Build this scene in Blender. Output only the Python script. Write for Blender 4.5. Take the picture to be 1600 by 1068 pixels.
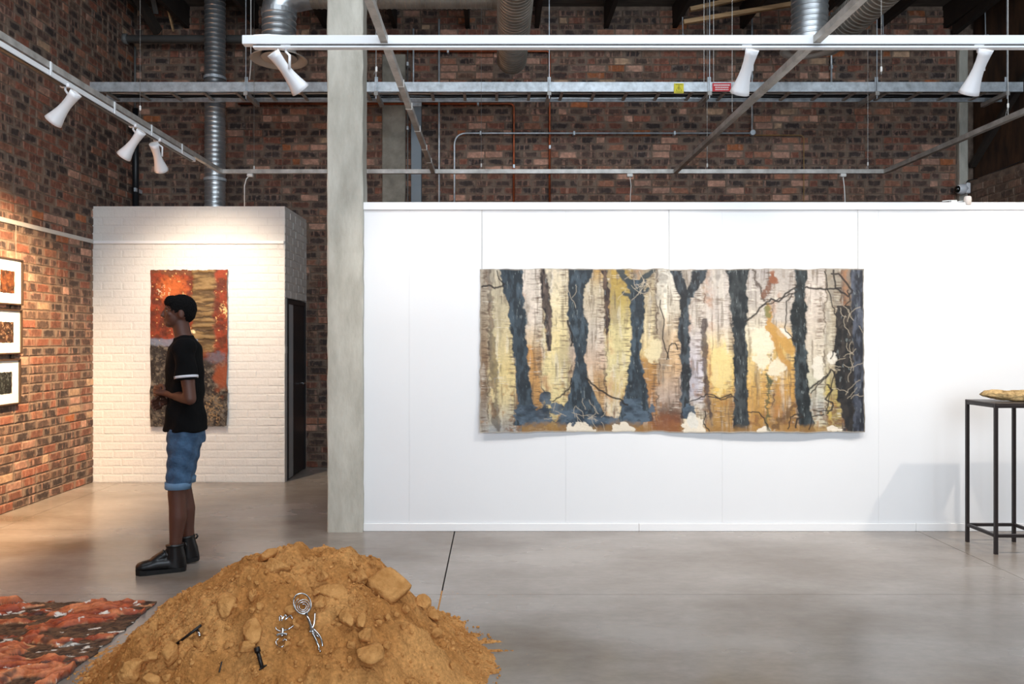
import bpy, math, random
import numpy as np
from mathutils import Vector, Matrix

for o in list(bpy.data.objects):
    bpy.data.objects.remove(o)
scene = bpy.context.scene
COL = scene.collection

# ------------------------------------------------------------------ camera
FPX, VX, VY, CAMZ = 1200.0, 774.0, 530.0, 1.47
cam_d = bpy.data.cameras.new('camera')
cam_d.sensor_width = 36.0
cam_d.lens = FPX * 36.0 / 1600.0
cam_d.shift_x = (800 - VX) / 1600.0
cam_d.shift_y = (VY - 534) / 1600.0
cam_d.clip_start = 0.05
cam = bpy.data.objects.new('camera', cam_d)
COL.objects.link(cam)
cam.location = (0, 0, CAMZ)
cam.rotation_euler = (math.radians(90), 0, 0)
scene.camera = cam

# ------------------------------------------------------------------ world, daylight, exposure
world = bpy.data.worlds.new('world')
scene.world = world
world.use_nodes = True
bg = world.node_tree.nodes['Background']
bg.inputs[0].default_value = (0.80, 0.90, 1.0, 1)
bg.inputs[1].default_value = 0.4

def area(name, loc, rot, sx, sy, power, color):
    l = bpy.data.lights.new(name, 'AREA')
    l.shape = 'RECTANGLE'; l.size = sx; l.size_y = sy
    l.energy = power; l.color = color
    o = bpy.data.objects.new(name, l); COL.objects.link(o)
    o.location = loc; o.rotation_euler = rot
    return o
# added area lamp standing in for assumed, unseen window daylight behind the photographer
area('daylight_front', (2.4, -3.3, 3.0), (math.radians(94), 0, 0), 5.6, 4.2, 380, (0.78, 0.89, 1.0))
# added unseen overhead lamp, placed to brighten the upper wall and ducts
area('overhead_fill', (0.8, 3.7, 5.28), (math.radians(14), 0, 0), 8.0, 2.4, 380, (0.86, 0.93, 1.0))

vs = scene.view_settings
vs.view_transform = 'Standard'
vs.look = 'None'
vs.exposure = 0.1
vs.gamma = 1.0
vs.use_curve_mapping = False

# ------------------------------------------------------------------ helpers
R = random.Random(7)
NR = np.random.default_rng(11)

def P(px, py, Y):
    """photo pixel at depth Y -> point"""
    return Vector(((px - VX) * Y / FPX, Y, CAMZ - (py - VY) * Y / FPX))

def lin(c):
    c = np.asarray(c, dtype=float) / 255.0
    return np.where(c <= 0.04045, c / 12.92, ((c + 0.055) / 1.055) ** 2.4)

def L4(c):
    v = lin(c)
    return (float(v[0]), float(v[1]), float(v[2]), 1.0)

def smooth(a, b, x):
    t = np.clip((x - a) / (b - a), 0, 1)
    return t * t * (3 - 2 * t)

_TAB = {}
def vnoise(x, y, seed):
    """value noise in 0..1 on arrays"""
    T = _TAB.get(seed)
    if T is None:
        T = _TAB[seed] = np.random.default_rng(seed).random((256, 256))
    xi = np.floor(x).astype(int); yi = np.floor(y).astype(int)
    fx = x - xi; fy = y - yi
    fx = fx * fx * (3 - 2 * fx); fy = fy * fy * (3 - 2 * fy)
    a = T[xi % 256, yi % 256]; b = T[(xi + 1) % 256, yi % 256]
    c = T[xi % 256, (yi + 1) % 256]; d = T[(xi + 1) % 256, (yi + 1) % 256]
    return (a * (1 - fx) + b * fx) * (1 - fy) + (c * (1 - fx) + d * fx) * fy

def fbm(x, y, seed, n=4):
    s = 0; a = 0.5; t = 0
    for i in range(n):
        s = s + a * vnoise(x * 2 ** i + 17.3 * i, y * 2 ** i + 5.1 * i, seed + i)
        t += a; a *= 0.5
    return s / t

class MB:
    def __init__(s):
        s.v = []; s.f = []
    def add(s, verts, faces):
        n = len(s.v)
        s.v.extend([tuple(v) for v in verts])
        s.f.extend([tuple(i + n for i in f) for f in faces])
        return s
    def box(s, lo, hi, M=None, bev=0.0):
        x0, y0, z0 = lo; x1, y1, z1 = hi
        if bev > 0:
            b = min(bev, 0.49 * min(x1 - x0, y1 - y0, z1 - z0))
            vs_ = []
            # chamfered box: 24 verts
            idx = {}
            for ix, X in enumerate((x0, x1)):
                for iy, Yv in enumerate((y0, y1)):
                    for iz, Z in enumerate((z0, z1)):
                        sx = b if ix == 0 else -b; sy = b if iy == 0 else -b; sz = b if iz == 0 else -b
                        idx[(ix, iy, iz, 'x')] = len(vs_); vs_.append((X, Yv + sy, Z + sz))
                        idx[(ix, iy, iz, 'y')] = len(vs_); vs_.append((X + sx, Yv, Z + sz))
                        idx[(ix, iy, iz, 'z')] = len(vs_); vs_.append((X + sx, Yv + sy, Z))
            F = []
            for i in (0, 1):
                q = [idx[(i, 0, 0, 'x')], idx[(i, 1, 0, 'x')], idx[(i, 1, 1, 'x')], idx[(i, 0, 1, 'x')]]
                F.append(q if i else q[::-1])
                q = [idx[(0, i, 0, 'y')], idx[(1, i, 0, 'y')], idx[(1, i, 1, 'y')], idx[(0, i, 1, 'y')]]
                F.append(q[::-1] if i else q)
                q = [idx[(0, 0, i, 'z')], idx[(1, 0, i, 'z')], idx[(1, 1, i, 'z')], idx[(0, 1, i, 'z')]]
                F.append(q if i else q[::-1])
            for a in (0, 1):
                for c in (0, 1):
                    F.append([idx[(a, c, 0, 'x')], idx[(a, c, 1, 'x')], idx[(a, c, 1, 'y')], idx[(a, c, 0, 'y')]])
                    F.append([idx[(a, 0, c, 'x')], idx[(a, 1, c, 'x')], idx[(a, 1, c, 'z')], idx[(a, 0, c, 'z')]])
                    F.append([idx[(0, a, c, 'y')], idx[(1, a, c, 'y')], idx[(1, a, c, 'z')], idx[(0, a, c, 'z')]])
            for k in [(a, c, d) for a in (0, 1) for c in (0, 1) for d in (0, 1)]:
                F.append([idx[k + ('x',)], idx[k + ('y',)], idx[k + ('z',)]])
            V = vs_
        else:
            V = [(x0, y0, z0), (x1, y0, z0), (x1, y1, z0), (x0, y1, z0), (x0, y0, z1), (x1, y0, z1), (x1, y1, z1), (x0, y1, z1)]
            F = [(3, 2, 1, 0), (4, 5, 6, 7), (0, 1, 5, 4), (1, 2, 6, 5), (2, 3, 7, 6), (3, 0, 4, 7)]
        if M is not None:
            V = [M @ Vector(v) for v in V]
        return s.add(V, F)
    def bar(s, p0, p1, w, h, up=(0, 0, 1), bev=0.0):
        """box beam from p0 to p1, width w across, height h along up"""
        p0 = Vector(p0); p1 = Vector(p1); d = p1 - p0; Ln = d.length; d.normalize()
        side = d.cross(Vector(up)).normalized(); u = side.cross(d).normalized()
        M = Matrix(((d.x, side.x, u.x, p0.x), (d.y, side.y, u.y, p0.y), (d.z, side.z, u.z, p0.z), (0, 0, 0, 1)))
        return s.box((0, -w / 2, -h / 2), (Ln, w / 2, h / 2), M, bev)
    def tube(s, pts, r, n=10, caps=True, closed=False):
        pts = [Vector(p) for p in pts]
        m = len(pts)
        rr = r if isinstance(r, (list, tuple)) else [r] * m
        t0 = (pts[1] - pts[0]).normalized()
        ref = Vector((0, 0, 1)) if abs(t0.z) < 0.9 else Vector((1, 0, 0))
        nrm = (ref - t0 * ref.dot(t0)).normalized()
        V = []; F = []
        for i, p in enumerate(pts):
            if closed:
                t = (pts[(i + 1) % m] - pts[i - 1]).normalized()
            elif i == 0:
                t = t0
            elif i == m - 1:
                t = (pts[-1] - pts[-2]).normalized()
            else:
                t = ((pts[i + 1] - p).normalized() + (p - pts[i - 1]).normalized())
                t = t.normalized() if t.length > 1e-6 else (pts[i + 1] - p).normalized()
            nrm = (nrm - t * nrm.dot(t)).normalized()
            bn = t.cross(nrm)
            for k in range(n):
                a = 2 * math.pi * k / n
                V.append(p + (nrm * math.cos(a) + bn * math.sin(a)) * rr[i])
        rng = m if closed else m - 1
        for i in range(rng):
            j = (i + 1) % m
            for k in range(n):
                k2 = (k + 1) % n
                F.append((i * n + k, i * n + k2, j * n + k2, j * n + k))
        if caps and not closed:
            F.append(tuple(range(n - 1, -1, -1)))
            F.append(tuple((m - 1) * n + k for k in range(n)))
        return s.add(V, F)
    def lathe(s, prof, p0, axis, n=24, capa=False, capb=False):
        """prof: list of (t along axis, radius)"""
        p0 = Vector(p0); ax = Vector(axis).normalized()
        ref = Vector((0, 0, 1)) if abs(ax.z) < 0.9 else Vector((1, 0, 0))
        a1 = (ref - ax * ref.dot(ax)).normalized(); a2 = ax.cross(a1)
        V = []; F = []
        for t, r in prof:
            for k in range(n):
                a = 2 * math.pi * k / n
                V.append(p0 + ax * t + (a1 * math.cos(a) + a2 * math.sin(a)) * r)
        for i in range(len(prof) - 1):
            for k in range(n):
                k2 = (k + 1) % n
                F.append((i * n + k, i * n + k2, (i + 1) * n + k2, (i + 1) * n + k))
        if capa: F.append(tuple(range(n - 1, -1, -1)))
        if capb: F.append(tuple((len(prof) - 1) * n + k for k in range(n)))
        return s.add(V, F)
    def ellipsoid(s, c, rx, ry, rz, n=14, m=9, M=None):
        V = []; F = []
        c = Vector(c)
        V.append(Vector((0, 0, rz)))
        for i in range(1, m):
            th = math.pi * i / m
            for k in range(n):
                a = 2 * math.pi * k / n
                V.append(Vector((rx * math.sin(th) * math.cos(a), ry * math.sin(th) * math.sin(a), rz * math.cos(th))))
        V.append(Vector((0, 0, -rz)))
        for k in range(n):
            F.append((0, 1 + k, 1 + (k + 1) % n))
        for i in range(m - 2):
            for k in range(n):
                a = 1 + i * n + k; b = 1 + i * n + (k + 1) % n
                F.append((a, a + n, b + n, b))
        e = len(V) - 1
        for k in range(n):
            F.append((e, 1 + (m - 2) * n + (k + 1) % n, 1 + (m - 2) * n + k))
        if M is not None:
            V = [M @ v for v in V]
        return s.add([v + c for v in V], F)
    def loft(s, rings, n=20):
        """rings: (center, r_first, r_second) perpendicular to the path; first radius lies along world x where possible"""
        cs = [Vector(r[0]) for r in rings]
        V = []; F = []
        for i, (c, a, b) in enumerate(rings):
            c = Vector(c)
            t = (cs[min(i + 1, len(cs) - 1)] - cs[max(i - 1, 0)]).normalized()
            ref = Vector((1, 0, 0)) if abs(t.x) < 0.8 else Vector((0, 0, 1))
            u = (ref - t * ref.dot(t)).normalized(); w = t.cross(u)
            for k in range(n):
                g = 2 * math.pi * k / n
                V.append(c + u * (a * math.cos(g)) + w * (b * math.sin(g)))
        m = len(rings)
        for i in range(m - 1):
            for k in range(n):
                k2 = (k + 1) % n
                F.append((i * n + k, i * n + k2, (i + 1) * n + k2, (i + 1) * n + k))
        F.append(tuple(range(n - 1, -1, -1)))
        F.append(tuple((m - 1) * n + k for k in range(n)))
        return s.add(V, F)
    def mesh(s, name, smooth_=False):
        me = bpy.data.meshes.new(name)
        me.from_pydata(s.v, [], s.f)
        me.update()
        if smooth_:
            me.polygons.foreach_set('use_smooth', [True] * len(me.polygons))
        return me
    def build(s, name, mat, parent=None, smooth_=False, auto=None):
        me = s.mesh(name, smooth_)
        if auto is not None:
            me.polygons.foreach_set('use_smooth', [True] * len(me.polygons))
            try:
                me.set_sharp_from_angle(angle=math.radians(auto))
            except Exception:
                pass
        return put(name, me, mat, parent)

def put(name, me, mat=None, parent=None):
    o = bpy.data.objects.new(name, me)
    COL.objects.link(o)
    if mat is not None and len(me.materials) == 0:
        me.materials.append(mat)
    if parent is not None:
        o.parent = parent
        if parent.type == 'EMPTY' or parent.location.length > 0:
            o.matrix_parent_inverse = Matrix.Translation(parent.location).inverted()
    return o

def tag(o, label, cat, group=None):
    o['label'] = label; o['category'] = cat
    if group: o['group'] = group
    return o

def thing(name, label, cat, loc=(0, 0, 0), group=None):
    o = bpy.data.objects.new(name, None)
    COL.objects.link(o)
    o.empty_display_size = 0.1
    o.location = loc
    return tag(o, label, cat, group)

def struct(o):
    o['kind'] = 'structure'
    return o

# ------------------------------------------------------------------ materials
MATS = {}
def nodes_of(name):
    m = bpy.data.materials.new(name); m.use_nodes = True
    nt = m.node_tree
    return m, nt, nt.nodes['Principled BSDF']

def N(nt, typ, **kw):
    n = nt.nodes.new(typ)
    for k, v in kw.items():
        setattr(n, k, v)
    return n

def mat(name, c, rough=0.6, metal=0.0, var=0.0, vscale=6.0, c2=None, bump=0.0, bscale=40.0, stretch=(1, 1, 1), spec=0.5, emit=None, estr=0.0, coat=0.0):
    if name in MATS: return MATS[name]
    m, nt, b = nodes_of(name)
    b.inputs['Roughness'].default_value = rough
    b.inputs['Metallic'].default_value = metal
    b.inputs['Specular IOR Level'].default_value = spec
    if coat: b.inputs['Coat Weight'].default_value = coat
    tc = N(nt, 'ShaderNodeTexCoord'); mp = N(nt, 'ShaderNodeMapping')
    mp.inputs['Scale'].default_value = stretch
    nt.links.new(tc.outputs['Object'], mp.inputs['Vector'])
    if var > 0 or c2 is not None:
        nz = N(nt, 'ShaderNodeTexNoise'); nz.inputs['Scale'].default_value = vscale; nz.inputs['Detail'].default_value = 6
        nz.inputs['Roughness'].default_value = 0.62
        nt.links.new(mp.outputs['Vector'], nz.inputs['Vector'])
        rp = N(nt, 'ShaderNodeValToRGB')
        rp.color_ramp.elements[0].position = 0.32; rp.color_ramp.elements[1].position = 0.68
        A = lin(c); B = lin(c2) if c2 is not None else A
        rp.color_ramp.elements[0].color = tuple(float(x) for x in np.clip(A * (1 - var), 0, 1)) + (1,)
        rp.color_ramp.elements[1].color = tuple(float(x) for x in np.clip(B * (1 + var), 0, 1)) + (1,)
        nt.links.new(nz.outputs['Fac'], rp.inputs['Fac'])
        nt.links.new(rp.outputs['Color'], b.inputs['Base Color'])
    else:
        b.inputs['Base Color'].default_value = L4(c)
    if bump > 0:
        n2 = N(nt, 'ShaderNodeTexNoise'); n2.inputs['Scale'].default_value = bscale; n2.inputs['Detail'].default_value = 5
        nt.links.new(mp.outputs['Vector'], n2.inputs['Vector'])
        bp = N(nt, 'ShaderNodeBump'); bp.inputs['Strength'].default_value = bump; bp.inputs['Distance'].default_value = 0.02
        nt.links.new(n2.outputs['Fac'], bp.inputs['Height'])
        nt.links.new(bp.outputs['Normal'], b.inputs['Normal'])
    if emit is not None:
        b.inputs['Emission Color'].default_value = L4(emit)
        b.inputs['Emission Strength'].default_value = estr
    MATS[name] = m
    return m

def attr_mat(name, rough=0.7, bump=0.0, bscale=60.0, var=0.15, vscale=40.0, spec=0.4, metal=0.0):
    """colour comes from the mesh colour attribute 'Col'"""
    if name in MATS: return MATS[name]
    m, nt, b = nodes_of(name)
    at = N(nt, 'ShaderNodeAttribute', attribute_name='Col')
    tc = N(nt, 'ShaderNodeTexCoord')
    nz = N(nt, 'ShaderNodeTexNoise'); nz.inputs['Scale'].default_value = vscale; nz.inputs['Detail'].default_value = 5
    nt.links.new(tc.outputs['Object'], nz.inputs['Vector'])
    mr = N(nt, 'ShaderNodeMapRange'); mr.inputs[1].default_value = 0.3; mr.inputs[2].default_value = 0.7
    mr.inputs[3].default_value = 1 - var; mr.inputs[4].default_value = 1 + var
    nt.links.new(nz.outputs['Fac'], mr.inputs[0])
    mx = N(nt, 'ShaderNodeMix', data_type='RGBA', blend_type='MULTIPLY')
    mx.inputs[0].default_value = 1.0
    nt.links.new(at.outputs['Color'], mx.inputs[6]); nt.links.new(mr.outputs[0], mx.inputs[7])
    nt.links.new(mx.outputs[2], b.inputs['Base Color'])
    b.inputs['Roughness'].default_value = rough; b.inputs['Specular IOR Level'].default_value = spec
    b.inputs['Metallic'].default_value = metal
    if bump > 0:
        n2 = N(nt, 'ShaderNodeTexNoise'); n2.inputs['Scale'].default_value = bscale; n2.inputs['Detail'].default_value = 4
        nt.links.new(tc.outputs['Object'], n2.inputs['Vector'])
        bp = N(nt, 'ShaderNodeBump'); bp.inputs['Strength'].default_value = bump; bp.inputs['Distance'].default_value = 0.01
        nt.links.new(n2.outputs['Fac'], bp.inputs['Height']); nt.links.new(bp.outputs['Normal'], b.inputs['Normal'])
    MATS[name] = m
    return m

def brick_material():
    """Col rgb = brick colour, alpha = strength of the burnt heart; UV = place on the brick face; mortar smears over the arrises"""
    m, nt, b = nodes_of('clinker_brick')
    at = N(nt, 'ShaderNodeAttribute', attribute_name='Col')
    uv = N(nt, 'ShaderNodeUVMap', uv_map='face')
    geo = N(nt, 'ShaderNodeNewGeometry')
    nz = N(nt, 'ShaderNodeTexNoise'); nz.inputs['Scale'].default_value = 22; nz.inputs['Detail'].default_value = 6; nz.inputs['Roughness'].default_value = 0.65
    nt.links.new(geo.outputs['Position'], nz.inputs['Vector'])
    sep = N(nt, 'ShaderNodeSeparateXYZ'); nt.links.new(uv.outputs['UV'], sep.inputs[0])
    def math_(op, a, bb=None, c=None):
        n = N(nt, 'ShaderNodeMath', operation=op)
        for i, q in enumerate((a, bb, c)):
            if q is None: continue
            if isinstance(q, (int, float)): n.inputs[i].default_value = q
            else: nt.links.new(q, n.inputs[i])
        return n.outputs[0]
    u = math_('ABSOLUTE', math_('MULTIPLY_ADD', sep.outputs[0], 2.0, -1.0))
    v = math_('ABSOLUTE', math_('MULTIPLY_ADD', sep.outputs[1], 2.0, -1.0))
    d = math_('MAXIMUM', u, v)
    de = math_('SQRT', math_('ADD', math_('MULTIPLY', u, u), math_('MULTIPLY', v, v)))
    nn = math_('MULTIPLY_ADD', nz.outputs['Fac'], 1.9, -0.95)
    dn = math_('ADD', math_('MULTIPLY_ADD', d, 0.55, math_('MULTIPLY', de, 0.45)), nn)
    heart = N(nt, 'ShaderNodeMapRange'); heart.inputs[1].default_value = 1.10; heart.inputs[2].default_value = 0.62
    heart.inputs[3].default_value = 0; heart.inputs[4].default_value = 1
    nt.links.new(dn, heart.inputs[0])
    hf = math_('MULTIPLY', heart.outputs[0], at.outputs['Alpha'])
    m1 = N(nt, 'ShaderNodeMix', data_type='RGBA'); nt.links.new(hf, m1.inputs[0])
    nt.links.new(at.outputs['Color'], m1.inputs[6]); m1.inputs[7].default_value = L4((60, 51, 49))
    # pale drag marks down the face
    mpv = N(nt, 'ShaderNodeMapping'); mpv.inputs['Scale'].default_value = (26, 26, 5)
    nt.links.new(geo.outputs['Position'], mpv.inputs['Vector'])
    n4 = N(nt, 'ShaderNodeTexNoise'); n4.inputs['Scale'].default_value = 1.0; n4.inputs['Detail'].default_value = 3
    nt.links.new(mpv.outputs[0], n4.inputs['Vector'])
    dr_ = N(nt, 'ShaderNodeMapRange'); dr_.inputs[1].default_value = 0.56; dr_.inputs[2].default_value = 0.70; dr_.inputs[3].default_value = 0; dr_.inputs[4].default_value = 0.6
    nt.links.new(n4.outputs['Fac'], dr_.inputs[0])
    m15 = N(nt, 'ShaderNodeMix', data_type='RGBA'); nt.links.new(dr_.outputs[0], m15.inputs[0])
    nt.links.new(m1.outputs[2], m15.inputs[6]); m15.inputs[7].default_value = L4((176, 136, 116))
    m1 = m15
    # mottling
    mr = N(nt, 'ShaderNodeMapRange'); mr.inputs[1].default_value = 0.3; mr.inputs[2].default_value = 0.7; mr.inputs[3].default_value = 0.78; mr.inputs[4].default_value = 1.5
    nt.links.new(nz.outputs['Fac'], mr.inputs[0])
    m2 = N(nt, 'ShaderNodeMix', data_type='RGBA', blend_type='MULTIPLY'); m2.inputs[0].default_value = 1
    nt.links.new(m1.outputs[2], m2.inputs[6]); nt.links.new(mr.outputs[0], m2.inputs[7])
    # mortar smeared over the brick edges
    n3 = N(nt, 'ShaderNodeTexNoise'); n3.inputs['Scale'].default_value = 9; n3.inputs['Detail'].default_value = 5
    nt.links.new(geo.outputs['Position'], n3.inputs['Vector'])
    e = math_('ADD', d, math_('MULTIPLY_ADD', n3.outputs['Fac'], 1.5, -0.75))
    sm = N(nt, 'ShaderNodeMapRange'); sm.inputs[1].default_value = 0.70; sm.inputs[2].default_value = 1.05; sm.inputs[3].default_value = 0; sm.inputs[4].default_value = 0.9
    nt.links.new(e, sm.inputs[0])
    m3 = N(nt, 'ShaderNodeMix', data_type='RGBA'); nt.links.new(sm.outputs[0], m3.inputs[0])
    nt.links.new(m2.outputs[2], m3.inputs[6]); m3.inputs[7].default_value = L4((128, 110, 96))
    nt.links.new(m3.outputs[2], b.inputs['Base Color'])
    b.inputs['Roughness'].default_value = 0.8; b.inputs['Specular IOR Level'].default_value = 0.3
    bp = N(nt, 'ShaderNodeBump'); bp.inputs['Strength'].default_value = 0.5; bp.inputs['Distance'].default_value = 0.012
    nt.links.new(nz.outputs['Fac'], bp.inputs['Height']); nt.links.new(bp.outputs['Normal'], b.inputs['Normal'])
    MATS['clinker_brick'] = m
    return m

def floor_material():
    m, nt, b = nodes_of('polished_concrete')
    geo = N(nt, 'ShaderNodeNewGeometry')
    mp = N(nt, 'ShaderNodeMapping'); mp.inputs['Scale'].default_value = (0.55, 1.0, 1)
    nt.links.new(geo.outputs['Position'], mp.inputs['Vector'])
    n1 = N(nt, 'ShaderNodeTexNoise'); n1.inputs['Scale'].default_value = 1.5; n1.inputs['Detail'].default_value = 4; n1.inputs['Roughness'].default_value = 0.5
    nt.links.new(mp.outputs[0], n1.inputs['Vector'])
    r = N(nt, 'ShaderNodeValToRGB')
    r.color_ramp.elements[0].position = 0.32; r.color_ramp.elements[0].color = L4((118, 106, 94))
    r.color_ramp.elements[1].position = 0.7; r.color_ramp.elements[1].color = L4((164, 157, 151))
    nt.links.new(n1.outputs['Fac'], r.inputs['Fac'])
    n2 = N(nt, 'ShaderNodeTexNoise'); n2.inputs['Scale'].default_value = 26; n2.inputs['Detail'].default_value = 6; n2.inputs['Roughness'].default_value = 0.7
    nt.links.new(mp.outputs[0], n2.inputs['Vector'])
    mr = N(nt, 'ShaderNodeMapRange'); mr.inputs[1].default_value = 0.3; mr.inputs[2].default_value = 0.7; mr.inputs[3].default_value = 0.90; mr.inputs[4].default_value = 1.08
    nt.links.new(n2.outputs['Fac'], mr.inputs[0])
    mx = N(nt, 'ShaderNodeMix', data_type='RGBA', blend_type='MULTIPLY'); mx.inputs[0].default_value = 1
    nt.links.new(r.outputs[0], mx.inputs[6]); nt.links.new(mr.outputs[0], mx.inputs[7])
    nt.links.new(mx.outputs[2], b.inputs['Base Color'])
    rr = N(nt, 'ShaderNodeMapRange'); rr.inputs[1].default_value = 0.3; rr.inputs[2].default_value = 0.7; rr.inputs[3].default_value = 0.20; rr.inputs[4].default_value = 0.30
    nt.links.new(n1.outputs['Fac'], rr.inputs[0]); nt.links.new(rr.outputs[0], b.inputs['Roughness'])
    b.inputs['Specular IOR Level'].default_value = 0.55
    bp = N(nt, 'ShaderNodeBump'); bp.inputs['Strength'].default_value = 0.015; bp.inputs['Distance'].default_value = 0.01
    nt.links.new(n2.outputs['Fac'], bp.inputs['Height']); nt.links.new(bp.outputs['Normal'], b.inputs['Normal'])
    MATS['floor'] = m
    return m

M_BRICK = brick_material()
M_FLOOR = floor_material()
M_MORTAR = mat('mortar', (104, 87, 75), 0.9, var=0.22, vscale=9, c2=(128, 110, 96), bump=0.6, bscale=60)
M_WHITEBRICK = mat('white_painted_brick', (224, 221, 216), 0.6, var=0.03, vscale=5, bump=0.25, bscale=35)
M_WHITEMORTAR = mat('white_painted_joint', (219, 216, 211), 0.65, var=0.03, vscale=7, bump=0.3, bscale=50)
M_WALLWHITE = mat('white_wall_paint', (232, 233, 235), 0.55, var=0.008, vscale=2)
M_TRIMWHITE = mat('white_trim_paint', (240, 240, 241), 0.4)
M_LAMPWHITE = mat('white_lamp_enamel', (228, 228, 230), 0.35)
M_TRACKWHITE = mat('white_track', (226, 228, 230), 0.4)
M_CONC = mat('cast_concrete', (168, 164, 152), 0.85, var=0.06, vscale=3.2, c2=(192, 189, 178), bump=0.35, bscale=14, stretch=(2, 2, 0.7))
M_CONCD = mat('old_concrete', (120, 116, 106), 0.9, var=0.18, vscale=4, c2=(150, 146, 134), bump=0.4, bscale=20)
M_GALV = mat('galvanised_steel', (184, 192, 198), 0.42, metal=0.4, var=0.12, vscale=12, c2=(214, 222, 228), bump=0.05, bscale=90)
M_STRUT = mat('galvanised_channel', (160, 156, 150), 0.45, metal=0.35, var=0.10, vscale=9, c2=(190, 187, 182))
M_DUCT = mat('spiral_duct_steel', (178, 184, 188), 0.33, metal=0.85, var=0.08, vscale=5, c2=(206, 212, 216))
M_DULLDUCT = mat('dull_duct_steel', (146, 140, 130), 0.45, metal=0.6, var=0.10, vscale=5, c2=(170, 164, 154))
M_DIFF = mat('diffuser_paint', (176, 170, 162), 0.5)
M_GREYPIPE = mat('grey_pipe', (104, 104, 102), 0.5, var=0.1, vscale=8)
M_COPPER = mat('copper_pipe', (150, 78, 50), 0.4, metal=0.8, var=0.2, vscale=8, c2=(176, 98, 66))
M_BLACKPIPE = mat('black_pipe', (24, 28, 32), 0.4)
M_TRUNK = mat('grey_trunking', (116, 128, 136), 0.45, var=0.05, vscale=5)
M_BLACKSTEEL = mat('black_steel', (38, 32, 32), 0.42, var=0.1, vscale=20, spec=0.4)
M_TABLETOP = mat('dark_top', (52, 44, 42), 0.4, var=0.12, vscale=12)
M_DARKROOF = mat('roof_board', (70, 64, 58), 0.85, var=0.25, vscale=3, c2=(92, 84, 76), stretch=(1, 6, 1))
M_RAFTER = mat('dark_rafter', (44, 36, 30), 0.8, var=0.25, vscale=6)
M_PINE = mat('pine_batten', (168, 132, 92), 0.7, var=0.18, vscale=5, c2=(194, 158, 116), stretch=(0.4, 6, 6))
M_RUSTPLY = mat('dark_stained_board', (40, 26, 16), 0.75, var=0.35, vscale=3.5, c2=(70, 46, 28), stretch=(1, 2, 0.6))
M_WIRE = mat('steel_wire', (150, 148, 144), 0.4, metal=0.6)
M_WIREWHITE = mat('white_cord', (220, 218, 214), 0.5)
M_YELLOWCABLE = mat('tan_cable', (150, 120, 70), 0.6)
M_REDCABLE = mat('red_cable', (180, 40, 30), 0.6)
M_RAIL = mat('picture_rail', (196, 194, 190), 0.4, metal=0.3)
M_DOORDARK = mat('navy_door', (22, 30, 38), 0.4, var=0.08, vscale=8)
M_GLASS = mat('pale_pane', (170, 178, 184), 0.2, spec=0.6)
M_JOINT = mat('floor_joint', (40, 36, 33), 0.9)
M_FRAMEDARK = mat('dark_picture_frame', (60, 44, 32), 0.4, var=0.15, vscale=20)
M_MATBOARD = mat('mat_board', (235, 230, 220), 0.8)
M_STEELSH = mat('shiny_steel', (196, 196, 196), 0.16, metal=1.0)
M_IRON = mat('dark_iron', (44, 40, 38), 0.4, metal=0.6)
M_CCTVW = mat('camera_shell', (226, 228, 232), 0.35)
M_LENS = mat('camera_lens', (14, 20, 20), 0.08, spec=0.8)
M_GLOW = mat('lamp_glow', (255, 226, 180), 0.4, emit=(255, 214, 160), estr=4.0)
M_YELLOW = mat('yellow_sign', (236, 220, 40), 0.5)
M_RED = mat('red_sign', (214, 36, 44), 0.5)
M_INK = mat('black_ink', (30, 28, 20), 0.6)
M_WHITEINK = mat('white_ink', (245, 235, 235), 0.6)
M_SKIN = mat('dark_skin', (84, 50, 37), 0.55, var=0.06, vscale=10)
M_HAIR = mat('black_hair', (9, 8, 8), 0.9, spec=.2, bump=0.8, bscale=120)
M_SHIRT = mat('black_cotton', (9, 9, 10), 0.95, spec=.15, bump=0.2, bscale=30)
M_DENIM = mat('blue_denim', (44, 70, 98), 0.85, var=0.14, vscale=16, c2=(62, 92, 122), bump=0.3, bscale=60)
M_DENIML = mat('pale_denim', (92, 122, 150), 0.85, var=0.12, vscale=20)
M_SHOE = mat('black_leather', (14, 14, 16), 0.35)
M_SOLE = mat('black_rubber', (10, 10, 11), 0.6)
M_EYE = mat('eye_surface', (92, 80, 74), 0.3)
M_STRIPE = mat('white_stripe', (200, 200, 206), 0.7)

# ================================================================== SETTING
LX, RX = -4.15, 5.41           # left and right brick walls
BY = 8.82                      # back wall face
WY = 5.90                      # white partition face
CUBEY, CUBEX, CUBEZ = 7.91, -2.169, 2.84
CEIL = 5.32
FRONT = -3.2

# ---- floor: concrete bays cut by saw joints
fl = MB().box((LX - 0.4, FRONT, -0.2), (RX + 0.4, BY + 0.4, -0.012)).build('floor', M_JOINT)
struct(fl)
xs = [LX - 0.4, -3.86, -0.312, 3.24, RX + 0.4]
ys = [FRONT, -1.8, 1.3, 4.43, 5.94, BY + 0.4]
for i in range(len(xs) - 1):
    for j in range(len(ys) - 1):
        gx0 = 0.0045 if i == 2 else 0.0022
        gx1 = 0.0045 if i == 1 else 0.0022
        gy = 0.0018
        MB().box((xs[i] + gx0, ys[j] + gy, -0.05), (xs[i + 1] - gx1, ys[j + 1] - gy, 0.0)).build('floor_slab', M_FLOOR, fl)

# ---- ceiling
ce = MB().box((LX - 0.4, FRONT, CEIL), (RX + 0.4, BY + 0.4, CEIL + 0.12)).build('ceiling', M_DARKROOF)
struct(ce)
for k, xr in enumerate([-3.56, -2.76, -1.96, -1.16, -0.32, 0.48, 1.28, 2.07, 2.85, 3.64, 4.44, 5.2]):
    MB().box((xr - 0.025, 5.6, CEIL - 0.26), (xr + 0.025, BY + 0.10, CEIL)).build('rafter', M_RAFTER, ce)

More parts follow.
